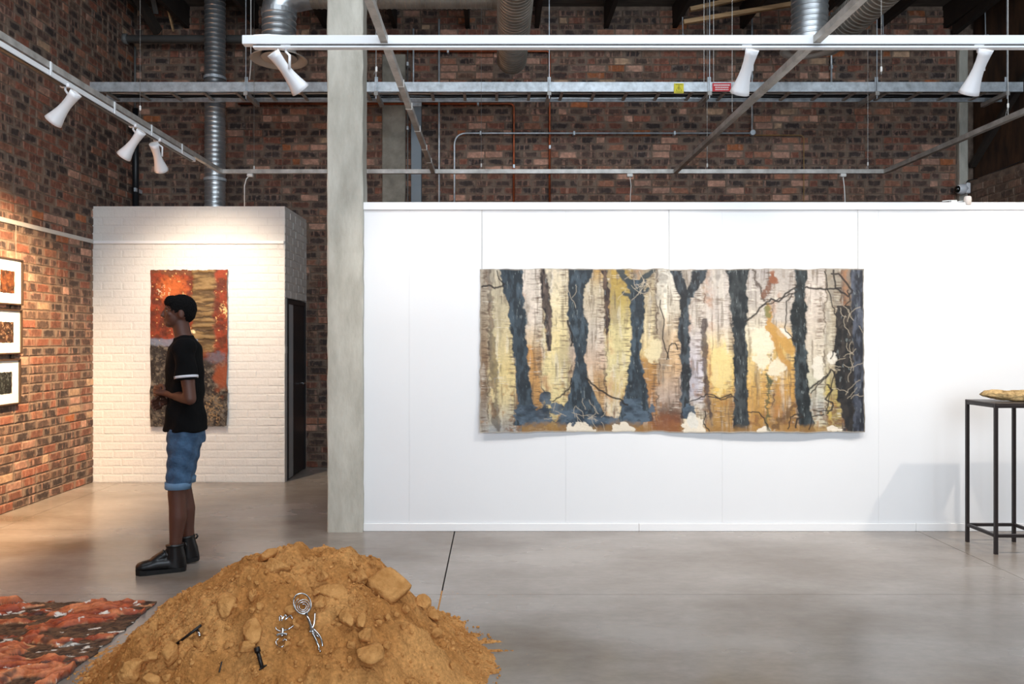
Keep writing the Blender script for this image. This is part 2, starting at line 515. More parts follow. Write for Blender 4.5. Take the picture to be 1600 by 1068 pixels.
# ---- brickwork
PIT, CRS = 0.2125, 0.0825
BL, BH = PIT - 0.010, CRS - 0.011
PALETTE = [((140, 88, 70), 0.35), ((126, 82, 66), 0.45), ((154, 106, 84), 0.25), ((114, 90, 78), 0.7), ((116, 98, 86), 0.95), ((112, 98, 90), 1.0),
           ((180, 138, 118), 0.2), ((122, 96, 80), 0.75), ((140, 106, 86), 0.6), ((160, 96, 60), 0.15), ((180, 148, 120), 0.15), ((126, 88, 72), 0.8), ((108, 86, 74), 0.9), ((146, 110, 96), 0.8)]
WEIGHT = [12, 11, 9, 9, 9, 8, 6, 9, 7, 3, 2, 9, 8, 7]

def brick_geo(w, h, proud, rnd, tan=0):
    b = 0.006 + 0.004 * rnd.random()
    j = lambda s: (rnd.random() - 0.5) * s
    x0, x1, z0, z1 = -w / 2 + j(.005), w / 2 + j(.005), -h / 2 + j(.004), h / 2 + j(.004)
    V = [(x0, 0.0, z0), (x1, 0.0, z0), (x1, 0.0, z1), (x0, 0.0, z1)]
    pd = proud * (0.55 + 0.6 * rnd.random())
    V += [(x0, -pd * 0.5, z0), (x1, -pd * 0.5, z0), (x1, -pd * 0.5, z1), (x0, -pd * 0.5, z1)]
    V += [(x0 + b + j(.004), -pd + j(.002), z0 + b), (x1 - b + j(.004), -pd + j(.002), z0 + b), (x1 - b, -pd + j(.002), z1 - b), (x0 + b, -pd + j(.002), z1 - b)]
    F = []
    for a in (0, 4):
        for k in range(4):
            k2 = (k + 1) % 4
            F.append((a + k, a + k2, a + 4 + k2, a + 4 + k))
    F.append((8, 9, 10, 11))
    uvs = [((v[0] + w / 2) / w, (v[2] + h / 2) / h) for v in V]
    return V, F, uvs

TINT = [0.0]
def brick_color(rnd, sub=None):
    c, a = rnd.choices(PALETTE, WEIGHT)[0]
    k = 0.85 + 0.3 * rnd.random()
    c = (lin(c) * (1 - TINT[0]) + lin((112, 98, 86)) * TINT[0]) * k
    a *= 1 - .6 * TINT[0]
    return (float(c[0]), float(c[1]), float(c[2]), min(1.0, max(0.0, a + (rnd.random() - 0.5) * 0.3)))

def finish_brick_mesh(me, cols, uvs):
    at = me.color_attributes.new('Col', 'FLOAT_COLOR', 'POINT')
    at.data.foreach_set('color', np.asarray(cols, dtype=np.float32).ravel())
    uvl = me.uv_layers.new(name='face')
    li = np.zeros(len(me.loops), dtype=np.int32); me.loops.foreach_get('vertex_index', li)
    uvl.data.foreach_set('uv', np.asarray(uvs, dtype=np.float32)[li].ravel())

def variants(n, w, proud, material, seed, colored=True):
    rnd = random.Random(seed); out = []
    for i in range(n):
        V, F, uv = brick_geo(w, BH, proud, rnd)
        me = bpy.data.meshes.new('brick'); me.from_pydata(V, [], F); me.update()
        if colored:
            c = brick_color(rnd); finish_brick_mesh(me, [c] * len(V), uv)
        me.materials.append(material); out.append(me)
    return out

def visible_score(p):
    if p.y < 0.3: return -1
    s = FPX / p.y
    x = VX + p.x * s; y = VY - (p.z - CAMZ) * s
    if not (-5 < x < 1605 and -5 < y < 1073): return -1
    if p.y > WY and 511 < x < 574: return -1                       # pillar
    if p.y > WY + .1 and x > 567 and y > 312: return -1            # partition
    if p.y > CUBEY + .05 and x < 478 and y > 322: return -1        # white cubicle
    return s

def brick_wall(parent, origin, u, n, length, z0, z1, material, seed, proud=0.009, colored=True, keep=None, nvar=48, limit=300, zshift=0.0, offs=0.0):
    """stretcher-bond wall. origin = start on the wall face, u = along, n = outward normal"""
    rnd = random.Random(seed)
    u = Vector(u); n = Vector(n); origin = Vector(origin)
    var = variants(nvar, BL, proud, material, seed + 1, colored)
    rot = Matrix((( u.x, -n.x, 0), (u.y, -n.y, 0), (u.z, -n.z, 1))).to_4x4()
    full = []; rest = []
    rows = int((z1 - z0) / CRS + 1e-6)
    for r in range(rows):
        z = z0 + (r + 0.5) * CRS
        t = offs + (0.0 if r % 2 else -PIT / 2) + (rnd.random() - .5) * 0.03
        while t < length - 0.02:
            hd = colored and rnd.random() < .22
            a = max(t, 0.004); bb = min(t + (BL - PIT / 2 if hd else BL), length - 0.004)
            t += PIT / 2 if hd else PIT
            if bb - a < 0.03: continue
            c = origin + u * ((a + bb) / 2) + Vector((0, 0, z))
            if keep and not keep(c, u, bb - a): continue
            w = bb - a
            if abs(w - BL) < 0.004:
                full.append((visible_score(c), c, w))
            else:
                rest.append((0, c, w))
    full.sort(key=lambda q: -q[0])
    ind = [q for q in full[:limit] if q[0] > 0]
    rest += full[len(ind):]
    for s, c, w in ind:
        o = bpy.data.objects.new('brick', rnd.choice(var)); COL.objects.link(o)
        o.parent = parent
        o.matrix_local = Matrix.Translation(c) @ rot
    V = []; F = []; CC = []; UV = []
    for s, c, w in rest:
        v, f, uv = brick_geo(w, BH, proud, rnd)
        k = len(V); col = brick_color(rnd)
        for q in v:
            V.append(c + u * q[0] + n * (-q[1]) + Vector((0, 0, q[2])))
        F += [tuple(i + k for i in g) for g in f]
        CC += [col] * len(v); UV += uv
    if V:
        me = bpy.data.meshes.new('bricks'); me.from_pydata([tuple(x) for x in V], [], F); me.update()
        if colored: finish_brick_mesh(me, CC, UV)
        me.materials.append(material)
        o = bpy.data.objects.new('bricks', me); COL.objects.link(o); o.parent = parent; o['kind'] = 'stuff'

# left wall
wl = struct(MB().box((LX - 0.25, FRONT, 0), (LX, BY + 0.25, CEIL)).build('wall_left', M_MORTAR))
brick_wall(wl, (LX, -0.5, 0), (0, 1, 0), (1, 0, 0), BY + 0.5, 0.0, CEIL, M_BRICK, 21)
# back wall, its top band set back behind a ledge
LEDGE = 5.03
wb = struct(MB().box((LX, BY, 0), (RX + 0.3, BY + 0.25, LEDGE)).box((LX, BY + 0.07, LEDGE), (RX + 0.3, BY + 0.25, CEIL)).build('wall_back', M_MORTAR))
brick_wall(wb, (LX, BY, 0), (1, 0, 0), (0, -1, 0), 5.29 - LX, 0.0, 61 * CRS, M_BRICK, 33)
brick_wall(wb, (LX, BY + 0.07, 0), (1, 0, 0), (0, -1, 0), 5.29 - LX, LEDGE, CEIL, M_BRICK, 35, proud=0.02, nvar=24, limit=0)
# right wall: low brick wall, stained boards above
wr = struct(MB().box((RX, FRONT, 0), (RX + 0.25, BY, 3.28)).build('wall_right', M_MORTAR))
TINT[0] = .75
brick_wall(wr, (RX, -0.3, 0), (0, 1, 0), (-1, 0, 0), BY + 0.3, 0, 3.28, M_BRICK, 41, nvar=24)
TINT[0] = 0.0
MB().box((RX + 0.10, FRONT, 3.28), (RX + 0.25, BY, CEIL)).build('backing', M_RUSTPLY, wr)
yb = BY - 0.02
while yb > -1:
    MB().box((RX + 0.07, yb - 1.18, 3.30), (RX + 0.10, yb, CEIL - 0.01)).build('board', M_RUSTPLY, wr)
    yb -= 1.2
MB().bar((RX + 0.05, BY - 0.05, 3.45), (RX + 0.05, BY - 2.2, 5.2), 0.05, 0.09, up=(1, 0, 0)).build('brace', M_RAFTER, wr)

# white painted brick cubicle in the left corner
cu = struct(MB().box((LX, CUBEY, 0), (CUBEX, CUBEY + 0.11, CUBEZ))
            .box((CUBEX - 0.11, CUBEY + 0.11, 1.90), (CUBEX, BY, CUBEZ))
            .box((CUBEX - 0.11, CUBEY + 0.085, 0), (CUBEX, CUBEY + 0.11, 1.90))
            .box((CUBEX - 0.11, BY - 0.05, 0), (CUBEX, BY, 1.90))
            .box((LX, CUBEY + 0.11, CUBEZ - 0.12), (CUBEX - 0.11, BY, CUBEZ - 0.01)).build('wall_cubicle', M_WHITEMORTAR))
brick_wall(cu, (LX + 0.002, CUBEY, 0), (1, 0, 0), (0, -1, 0), CUBEX - LX - 0.002, 0.0, CUBEZ, M_WHITEBRICK, 51, proud=0.004, colored=False, nvar=30)
brick_wall(cu, (CUBEX, CUBEY, 0), (0, 1, 0), (1, 0, 0), BY - CUBEY, 0.0, CUBEZ, M_WHITEBRICK, 52, proud=0.005, colored=False, limit=0,
           keep=lambda c, u, w: c.z > 1.93 or c.y + w / 2 < CUBEY + 0.085)
# dark door in the side of the cubicle
d0, d1 = CUBEY + 0.085, BY - 0.05
dr = struct(MB().box((CUBEX - 0.10, d0, 1.84), (CUBEX + 0.006, d1, 1.89)).box((CUBEX - 0.10, d0, 0), (CUBEX + 0.006, d0 + 0.05, 1.84))
            .box((CUBEX - 0.10, d1 - 0.05, 0), (CUBEX + 0.006, d1, 1.84)).build('door_1', M_DOORDARK))
MB().box((CUBEX - 0.016, d0 + 0.05, 0.01), (CUBEX + 0.002, d0 + 0.24, 1.84)).build('pane', M_GLASS, dr)  # pale glazing strip in one even tone
MB().box((CUBEX - 0.05, d0 + 0.24, 0.01), (CUBEX + 0.001, d1 - 0.05, 1.84), bev=0.004).build('door_leaf', M_DOORDARK, dr)
MB().tube([(CUBEX + 0.0, d1 - 0.12, 0.98), (CUBEX + 0.03, d1 - 0.12, 0.98), (CUBEX + 0.03, d1 - 0.22, 0.98)], 0.009, 8).build('handle', M_STEELSH, dr)

# white free-standing partition
PX0 = (568 - VX) * WY / FPX
PZ = 2.515
wp = struct(MB().box((PX0, WY + 0.012, 0), (RX - 0.01, WY + 0.16, PZ - 0.002)).build('wall_partition', M_WALLWHITE))
seams = [PX0, -0.66, 0.541, 1.742, 2.943, 4.144, RX - 0.01]
for a, b in zip(seams[:-1], seams[1:]):
    MB().box((a + 0.0004, WY, 0.06), (b - 0.0004, WY + 0.012, PZ - 0.05)).build('panel', M_WALLWHITE, wp)
struct(MB().box((PX0, WY - 0.018, PZ - 0.052), (RX - 0.02, WY + 0.17, PZ + 0.006), bev=0.003).build('trim_1', M_TRIMWHITE))
bb = [PX0, (998 - VX) * WY / FPX, (1430 - VX) * WY / FPX, RX - 0.01]
bbo = None
for k in range(3):
    q = MB().box((bb[k] + 0.001, WY - 0.014, 0.0), (bb[k + 1] - 0.001, WY, 0.06), bev=0.003)
    if bbo is None:
        bbo = struct(q.build('baseboard_partition', M_TRIMWHITE))
    else:
        q.build('baseboard_length', M_TRIMWHITE, bbo)
# picture rails
struct(MB().box((LX, -0.5, 2.455), (LX + 0.022, CUBEY - 0.012, 2.495), bev=0.004).build('trim_2', M_RAIL))
struct(MB().box((LX + 0.01, CUBEY - 0.024, 2.452), (CUBEX - 0.003, CUBEY - 0.003, 2.484), bev=0.004).build('trim_3', M_TRIMWHITE))

# ================================================================== CONCRETE COLUMNS
def rough_column(name, x0, x1, y0, y1, z0, z1, m, label):
    mb = MB(); nz = 60
    rn = random.Random(name)
    pts = [(x0, y0), (x1, y0), (x1, y1), (x0, y1)]
    ch = 0.008
    prof = [(x0 + ch, y0), (x1 - ch, y0), (x1, y0 + ch), (x1, y1 - ch), (x1 - ch, y1), (x0 + ch, y1), (x0, y1 - ch), (x0, y0 + ch)]
    V = []; F = []
    for i in range(nz + 1):
        z = z0 + (z1 - z0) * i / nz
        for (x, y) in prof:
            V.append((x + (rn.random() - .5) * .006, y + (rn.random() - .5) * .003, z))
    for i in range(nz):
        for k in range(8):
            F.append((i * 8 + k, i * 8 + (k + 1) % 8, (i + 1) * 8 + (k + 1) % 8, (i + 1) * 8 + k))
    F.append(tuple(range(7, -1, -1))); F.append(tuple(nz * 8 + k for k in range(8)))
    o = mb.add(V, F).build(name, m)
    return tag(o, label, 'column')
rough_column('concrete_column', -1.283, -1.010, 5.854, 6.05, 0, CEIL, M_CONC, 'tall square cast concrete column at the left end of the white partition')
rough_column('concrete_pilaster', (596 - VX) * 8.74 / FPX, (633 - VX) * 8.74 / FPX, 8.785, BY - 0.013, 0, LEDGE - 0.3, M_CONCD, 'narrow grey concrete pilaster on the brick wall right of the concrete column')
rough_column('concrete_pilaster', 5.295, 5.395, 8.76, BY - 0.002, 0, 4.86, M_CONC, 'pale concrete strip column in the far right corner of the brick wall')

# ================================================================== PERSON
def remeshed(mb, voxel, smooth_it=4, fac=.5):
    me = mb.mesh('tmp')
    o = bpy.data.objects.new('tmp', me); COL.objects.link(o)
    m = o.modifiers.new('r', 'REMESH'); m.mode = 'VOXEL'; m.voxel_size = voxel; m.use_smooth_shade = True
    s = o.modifiers.new('s', 'SMOOTH'); s.iterations = smooth_it; s.factor = fac
    dg = bpy.context.evaluated_depsgraph_get()
    out = bpy.data.meshes.new_from_object(o.evaluated_get(dg), depsgraph=dg)
    bpy.data.objects.remove(o); bpy.data.meshes.remove(me)
    return out
def push(me, fn):
    """move every vertex along its normal by fn(x, y, z)"""
    n = len(me.vertices)
    co = np.zeros(n * 3, np.float32); no = np.zeros(n * 3, np.float32)
    me.vertices.foreach_get('co', co); me.vertices.foreach_get('normal', no)
    co = co.reshape(-1, 3); no = no.reshape(-1, 3)
    co = co + no * np.asarray(fn(co[:, 0], co[:, 1], co[:, 2]))[:, None]
    me.vertices.foreach_set('co', co.astype(np.float32).ravel()); me.update()
PYY = 4.96; S = FPX / PYY
def bx(px): return (px - VX) / S
def pz(py): return CAMZ - (py - VY) / S
def V3(px, z, dy=0.0): return Vector((bx(px), PYY + dy, z))
def person():
    t = thing('person', 'person in a black T-shirt and blue denim shorts walking left past the red artwork', 'person', V3(276, 0))
    b = MB()
    # torso, neck
    b.loft([(V3(290, .86), .10, .15), (V3(290, .95), .11, .165), (V3(289, 1.08), .095, .145), (V3(287, 1.22), .105, .16), (V3(287, 1.34), .105, .175), (V3(288, 1.42), .085, .165), (V3(287, 1.465), .060, .085),
            (V3(285, 1.50), .053, .056), (V3(282, 1.56), .052, .053), (V3(280, 1.60), .05, .05)], 28)
    # head: skull, face, jaw
    hc = V3(280, 1.652)
    b.ellipsoid(hc + Vector((.008, 0, .010)), .094, .073, .092, 24, 16)
    b.ellipsoid(hc + Vector((-.030, 0, -.030)), .060, .060, .078, 20, 14)
    b.ellipsoid(hc + Vector((-.055, 0, -.078)), .035, .040, .028, 16, 10)        # chin
    b.loft([(hc + Vector((-.080, 0, .012)), .008, .008), (hc + Vector((-.094, 0, -.012)), .012, .011), (hc + Vector((-.102, 0, -.028)), .014, .017), (hc + Vector((-.090, 0, -.036)), .008, .014)], 12)  # nose
    b.ellipsoid(hc + Vector((-.084, 0, -.054)), .012, .022, .007, 12, 8)          # lips
    b.ellipsoid(hc + Vector((-.083, 0, -.065)), .012, .020, .007, 12, 8)
    b.ellipsoid(hc + Vector((-.076, 0, .020)), .014, .045, .010, 12, 8)           # brow
    for s in (-1, 1):
        b.ellipsoid(hc + Vector((.012, s * .074, -.018)), .019, .010, .031, 12, 10)  # ears
        b.ellipsoid(hc + Vector((-.055, s * .042, -.022)), .022, .018, .016, 10, 8)  # cheek
    # legs
    def leg(hip, knee, ank, dy):
        b.loft([(V3(hip[0], hip[1], dy), .088, .082), (V3(hip[0] * .6 + knee[0] * .4, hip[1] * .6 + knee[1] * .4, dy), .078, .072), (V3(hip[0] * .2 + knee[0] * .8, hip[1] * .2 + knee[1] * .8, dy), .060, .056),
                (V3(*knee, dy), .056, .052), (V3(knee[0] * .8 + ank[0] * .2 + 1.5, knee[1] * .8 + ank[1] * .2, dy), .053, .049), (V3(knee[0] * .62 + ank[0] * .38 + 2.5, knee[1] * .62 + ank[1] * .38, dy), .054, .050),
                (V3(knee[0] * .3 + ank[0] * .7 + .8, knee[1] * .3 + ank[1] * .7, dy), .040, .037), (V3(*ank, dy), .034, .032)], 20)
    near = ((289, .90), (277, .49), (274, .10)); far = ((291, .90), (284, .50), (294, .125))
    leg(*near, -.085); leg(*far, .085)
    # feet inside the shoes
    b.loft([(V3(280, .055, -.085), .028, .030), (V3(262, .050, -.085), .028, .036), (V3(246, .035, -.085), .020, .036)], 14)
    b.loft([(V3(298, .065, .085), .028, .030), (V3(282, .052, .085), .026, .036), (V3(266, .036, .085), .018, .036)], 14)
    # arms and hands
    def arm(sh, el, wr, hd, s):
        sh, el, wr = Vector(sh), Vector(el), Vector(wr)
        b.ellipsoid(sh, .062, .055, .062, 16, 10)
        b.loft([(sh, .052, .050), (sh.lerp(el, .4), .046, .044), (sh.lerp(el, .8), .039, .037), (el, .038, .036)], 18)
        b.ellipsoid(el, .038, .037, .038, 12, 8)
        b.loft([(el, .037, .036), (el.lerp(wr, .3), .039, .036), (el.lerp(wr, .7), .029, .027), (wr, .024, .021)], 18)
        d = (wr - el).normalized()
        sd = Vector((0, 1, 0)); sd = (sd - d * sd.dot(d)).normalized(); upv = d.cross(sd) * (1 if d.cross(sd).z > 0 else -1)
        # palm held edge-on: back of hand outwards
        pm = wr + d * .045
        b.loft([(wr, .024, .021), (wr + d * .02, .030, .020), (pm, .040, .019), (wr + d * .085, .041, .017)], 16)
        inn = Vector((0, -s, 0)) * 1.0
        for k, ln in enumerate((.070, .078, .073, .058)):
            base = wr + d * .080 + upv * (.030 - .0195 * k)
            k1 = base + d * (ln * .45) + inn * (-s * 0) + Vector((0, s * -.0, 0))
            curl = Vector((0, -s, 0))
            k1 = base + d * (ln * .48) + curl * .010
            k2 = k1 + d * (ln * .26) + curl * .022
            k3 = k2 + d * (ln * .02) + curl * .026 - d * .006
            b.tube([base - d * .012, base, k1, k2, k3], [.0095, .0092, .0088, .0082, .0070], 10)
        th0 = wr + d * .025 + upv * .022
        b.tube([th0, th0 + d * .025 + upv * .020 + Vector((0, -s * .008, 0)), th0 + d * .052 + upv * .024 + Vector((0, -s * .018, 0)), th0 + d * .070 + upv * .018 + Vector((0, -s * .022, 0))], [.0125, .0115, .0100, .0085], 10)
    arm(V3(288, 1.405, -.185), V3(296, 1.10, -.228), V3(263, 1.125, -.060), None, -1)
    arm(V3(288, 1.405, .185), V3(294, 1.10, .228), V3(263, 1.070, .075), None, 1)
    body = put('body', remeshed(b, .0042, 5), M_SKIN, t)
    # eyes
    for s in (-1, 1):
        MB().ellipsoid(hc + Vector((-.072, s * .029, -.001)), .010, .011, .007, 12, 8).build('eye', M_EYE, t, smooth_=True)
    # hair: close cropped, rounded
    h = MB()
    h.ellipsoid(hc + Vector((.014, 0, .020)), .092, .079, .088, 24, 16)
    h.ellipsoid(hc + Vector((.044, 0, -.006)), .056, .069, .066, 20, 14)
    h.ellipsoid(hc + Vector((-.040, 0, .058)), .050, .066, .042, 18, 12)
    hm = remeshed(h, .006, 3)
    push(hm, lambda x, y, z: NR.uniform(-.002, .004, len(x)))
    put('hair', hm, M_HAIR, t)
    # T-shirt
    s = MB()
    s.loft([(V3(289, .885), .134, .196), (V3(289, .97), .128, .188), (V3(289, 1.08), .112, .166), (V3(288, 1.22), .118, .176), (V3(287.5, 1.34), .118, .190), (V3(288, 1.42), .098, .178), (V3(287, 1.465), .074, .100), (V3(286, 1.492), .064, .068)], 32)
    for sd in (-1, 1):
        sh, el = V3(288, 1.405, sd * .185), V3(293 if sd < 0 else 290, 1.10, sd * .225)
        s.ellipsoid(sh + Vector((0, 0, .004)), .074, .066, .072, 18, 12)
        s.loft([(sh, .068, .066), (sh.lerp(el, .3), .064, .060), (sh.lerp(el, .62), .066, .060)], 20)
    sm = remeshed(s, .007, 4)
    push(sm, lambda x, y, z: np.sin(z * 46 + x * 30) * .003 + np.sin(z * 21 - x * 55 + y * 20) * .0035)
    sh_o = put('t_shirt', sm, M_SHIRT, t)
    sh, el = V3(288, 1.405, -.185), V3(293, 1.10, -.225)
    c0, c1 = sh.lerp(el, .53), sh.lerp(el, .58)
    o = MB().loft([(c0, .0715, .0655), (c1, .0715, .0655)], 24).build('sleeve_stripe', M_STRIPE, sh_o, smooth_=True)
    # shorts
    s = MB()
    s.loft([(V3(290, .80), .112, .150), (V3(290, .87), .120, .170), (V3(289.5, .92), .108, .164), (V3(289, .95), .098, .155)], 28)
    def shleg(hip, knee, dy, endz):
        f = (hip[1] - endz) / (hip[1] - knee[1]); ex = hip[0] + (knee[0] - hip[0]) * f
        s.loft([(V3(hip[0], hip[1], dy), .104, .094), (V3(hip[0] * .6 + ex * .4, hip[1] * .6 + endz * .4, dy), .094, .088), (V3(hip[0] * .25 + ex * .75, hip[1] * .25 + endz * .75, dy), .078, .074), (V3(ex, endz, dy), .074, .070)], 22)
        return V3(ex, endz, dy)
    e1_ = shleg(*near[:2], -.085, .535); e2_ = shleg(*far[:2], .085, .545)
    sm = remeshed(s, .007, 4)
    push(sm, lambda x, y, z: np.sin(z * 70 + y * 40 + x * 25) * .003 + np.sin(z * 33 - x * 80) * .003)
    so = put('denim_shorts', sm, M_DENIM, t)
    for e_ in (e1_, e2_):
        MB().loft([(e_ + Vector((0, 0, -.012)), .0755, .0715), (e_ + Vector((0, 0, -.010)), .079, .075), (e_ + Vector((.002, 0, .028)), .0805, .0765), (e_ + Vector((.002, 0, .030)), .076, .072)], 24).build('cuff', M_DENIML, so, smooth_=True)
    # high-top trainers, heel to the right
    def shoe(base, pitch, lb):
        M = Matrix.Translation(base) @ Matrix.Rotation(pitch, 4, 'Y')
        u = MB()
        def pt(x, z, y=0): return M @ Vector((x, y, z))
        u.loft([(pt(.050, .165), .052, .046), (pt(.052, .13), .054, .046), (pt(.055, .09), .060, .046), (pt(.048, .045), .074, .045), (pt(.042, .022), .080, .044)], 22)
        u.loft([(pt(.075, .048), .034, .040), (pt(.02, .055), .045, .044), (pt(-.05, .058), .046, .046), (pt(-.10, .050), .038, .048), (pt(-.14, .046), .033, .046), (pt(-.162, .043), .028, .038), (pt(-.176, .040), .014, .022)], 22)
        u.loft([(pt(.0, .118), .030, .034), (pt(-.05, .090), .028, .036), (pt(-.09, .070), .020, .036)], 16)
        up_ = remeshed(u, .005, 4)
        so_ = put('shoe', up_, M_SHOE, t)
        sol = MB()
        out = [(.118, 0), (.112, .030), (.085, .042), (.02, .040), (-.05, .044), (-.11, .050), (-.15, .042), (-.175, .018)]
        ring = out + [(x, -y) for x, y in out[::-1]]
        nn = len(ring)
        V = [pt(x, 0.0, y) for x, y in ring] + [pt(x * 1.01, .026 + (.010 if x < -.12 else 0), y * 1.04) for x, y in ring]
        F = [(k, (k + 1) % nn, nn + (k + 1) % nn, nn + k) for k in range(nn)] + [tuple(range(nn - 1, -1, -1)), tuple(nn + k for k in range(nn))]
        sol.add(V, F).build('sole', M_SOLE, so_)
        MB().loft([(pt(.050, .158), .056, .050), (pt(.050, .172), .056, .050)], 22).build('collar', M_SHOE, so_, smooth_=True)
        for k in range(4):
            z_ = .070 + .016 * k; x_ = -.058 + .0150 * k
            MB().tube([pt(x_, z_ + .012, -.034), pt(x_ - .006, z_ + .022, 0), pt(x_, z_ + .012, .034)], .0035, 6).build('lace', M_SOLE, so_, smooth_=True)
        MB().tube([pt(.108, .14), pt(.120, .155), pt(.112, .172)], .006, 6).build('pull_tab', M_SHOE, so_, smooth_=True)
    shoe(V3(262, .001, -.085), 0.0, 'near'); shoe(V3(281, .004, .085), math.radians(-5), 'far')
    t.rotation_euler.z = math.radians(21)      # walks left and slightly towards the photographer
person()

# ================================================================== OVERHEAD STEEL
HS = 3.17                       # height of the strut grid
YF, YN = 7.787, 4.38            # far strut, near white track
def channel(mb, p0, p1, up=(0, 0, 1), s=0.041):
    """C-section strut with open slot below"""
    p0 = Vector(p0); p1 = Vector(p1); d = (p1 - p0).normalized()
    side = d.cross(Vector(up)).normalized(); u = side.cross(d).normalized()
    prof = [(-.5, -.5), (-.5, .5), (.5, .5), (.5, -.5), (.22, -.5), (.22, -.36), (.38, -.36), (.38, .40), (-.38, .40), (-.38, -.36), (-.22, -.36), (-.22, -.5)]
    V = [p + side * (a * s) + u * (b * s) for p in (p0, p1) for a, b in prof]
    n = len(prof)
    F = [(k, (k + 1) % n, n + (k + 1) % n, n + k) for k in range(n)]
    return mb.add(V, F)
XT = {'a': -2.78, 'b': -0.63, 'c': 1.823, 'd': 3.95}
channel(MB(), (XT['a'], YF, HS), (XT['d'], YF, HS), up=(0, 0, -1)).build('strut_channel', M_STRUT)
tag(bpy.context.scene.objects['strut_channel'], 'long galvanised strut channel hanging level across the brick wall above the partition', 'strut')
lab = {'a': 'galvanised strut channel carrying the white track along the left wall',
       'b': 'galvanised strut channel running back beside the concrete column',
       'c': 'galvanised strut channel crossing above the white track near the right duct',
       'd': 'galvanised strut channel rising past the dark boards at far right'}
for k in 'abcd':
    o = channel(MB(), (XT[k], 1.2, HS), (XT[k], YF - 0.021, HS), up=(0, 0, -1)).build('strut_channel', M_STRUT)
    tag(o, lab[k], 'strut')
# tie clips on strut b
for y_ in (5.1, 5.6, 6.2, 6.8, 7.3):
    MB().box((XT['b'] - .024, y_, HS - .024), (XT['b'] + .024, y_ + .008, HS + .024)).build('cable_tie', M_WIREWHITE, [o for o in bpy.data.objects if o.get('label') == lab['b']][0])

# near white track
tr = thing('light_track', 'long white lighting track crossing the whole room in front of the column', 'light track', (0, YN, 3.14))
tx0, tx1 = (380 - VX) * YN / FPX, RX - 0.02
MB().box((tx0, YN - .024, 3.145), (tx1, YN + .024, 3.196), bev=.003).build('channel', M_TRACKWHITE, tr)
MB().box((tx0 + .06, YN - .012, 3.137), (tx1, YN + .012, 3.145)).build('slot', M_IRON, tr)
MB().box((tx0 + .06, YN - .020, 3.126), (tx1, YN + .020, 3.138), bev=.002).build('lower_track', M_TRACKWHITE, tr)
MB().tube([P(385, 62, YN) + Vector((0, 0, .012)), P(398, 55, YN), P(420, 54, YN), P(450, 58, YN)], .004, 6).build('feed_cable', M_WIREWHITE, tr)
# left white track
XL = XT['a']
yl1 = FPX * abs(XL) / (VX - 303)
tl = thing('light_track', 'white lighting track slung under the strut beside the left brick wall', 'light track', (XL, 3, 3.1))
MB().box((XL - .017, 1.2, 3.105), (XL + .017, yl1, 3.140), bev=.003).build('channel', M_TRACKWHITE, tl)
MB().box((XL - .013, 1.2, 3.099), (XL + .013, yl1 - .05, 3.105)).build('slot', M_IRON, tl)
for y_ in (4.0, 4.75, 5.55, 6.15, 6.75):
    MB().box((XL + .0215, y_, 3.10), (XL + .029, y_ + .02, 3.19), bev=.002).build('clip', M_TRACKWHITE, tl)

def spotlight(hinge, d, power, color, label, cone=62, twist=0.0, lit=False, blend=0.9):
    hinge = Vector(hinge); d = Vector(d).normalized()
    t = thing('track_spotlight', label, 'spotlight', hinge, 'white track spotlights')
    # body mid point hangs under the hinge
    side = d.cross(Vector((0, 0, 1))).normalized()
    c = hinge + Vector((0, 0, -.125))
    rear = c - d * .115
    prof = [(0, .034), (.0, .0375), (.03, .034), (.07, .0305), (.11, .0305), (.15, .035), (.19, .043), (.225, .052), (.245, .057), (.247, .054), (.22, .047), (.16, .033)]
    MB().lathe(prof, rear, d, 28).build('shade', M_LAMPWHITE, t, smooth_=True)
    MB().lathe([(0, .001), (0, .034), (.004, .0345)], rear + d * .003, d, 24, capa=True).build('rear_cap', M_LAMPWHITE, t)
    MB().lathe([(.0, .001), (.0, .04)], rear + d * .20, d, 24).build('lens', M_GLOW, t)
    # two vent slits
    up = side.cross(d).normalized()
    for s in (-.5, .5):
        ph = math.radians(-90 + s * 40)
        nn = side * math.cos(ph) * 1 + up * math.sin(ph)
        a = rear + d * .10 + (-nn) * .0305; b = rear + d * .145 + (-nn) * .0345
        MB().tube([a, b], .0016, 6).build('vent_slit', M_IRON, t)
    sgn = 1 if d.x >= 0 else -1
    # bracket: adapter box on the track plus a bent flat arm
    MB().box((hinge.x - .03, hinge.y - .013, hinge.z - .004), (hinge.x + .03, hinge.y + .013, hinge.z + .020), bev=.003).build('adapter', M_LAMPWHITE, t)
    sd = side * .036
    MB().tube([hinge + Vector((0, 0, .0)), hinge + Vector((0, 0, -.02)), c + sd * 1.1 + Vector((0, 0, .075)), c + sd * 1.05], .0075, 8).build('arm', M_LAMPWHITE, t, smooth_=True)
    l = bpy.data.lights.new('spot_lamp', 'SPOT'); l.energy = power; l.color = color
    l.spot_size = math.radians(cone); l.spot_blend = blend; l.shadow_soft_size = 0.03
    lo = bpy.data.objects.new('spot_lamp', l); COL.objects.link(lo)
    lo.location = rear + d * .262
    lo.rotation_mode = 'QUATERNION'; lo.rotation_quaternion = d.to_track_quat('-Z', 'Y')
    lo.parent = t; lo.matrix_parent_inverse = Matrix.Translation(t.location).inverted()
    return t
WARM = (1.0, 0.66, 0.36); NEUT = (1.0, 0.88, 0.74)
def yx(px): return FPX * abs(XL) / (VX - px)
spotlight((XL, yx(102), 3.10), (-.66, .12, -.70), 700, WARM, 'largest white spotlight on the left track, glowing at the mouth', cone=92)
spotlight((XL, yx(208), 3.10), (-.62, .16, -.72), 700, WARM, 'middle white spotlight on the left track, aimed at the brick wall', cone=92)
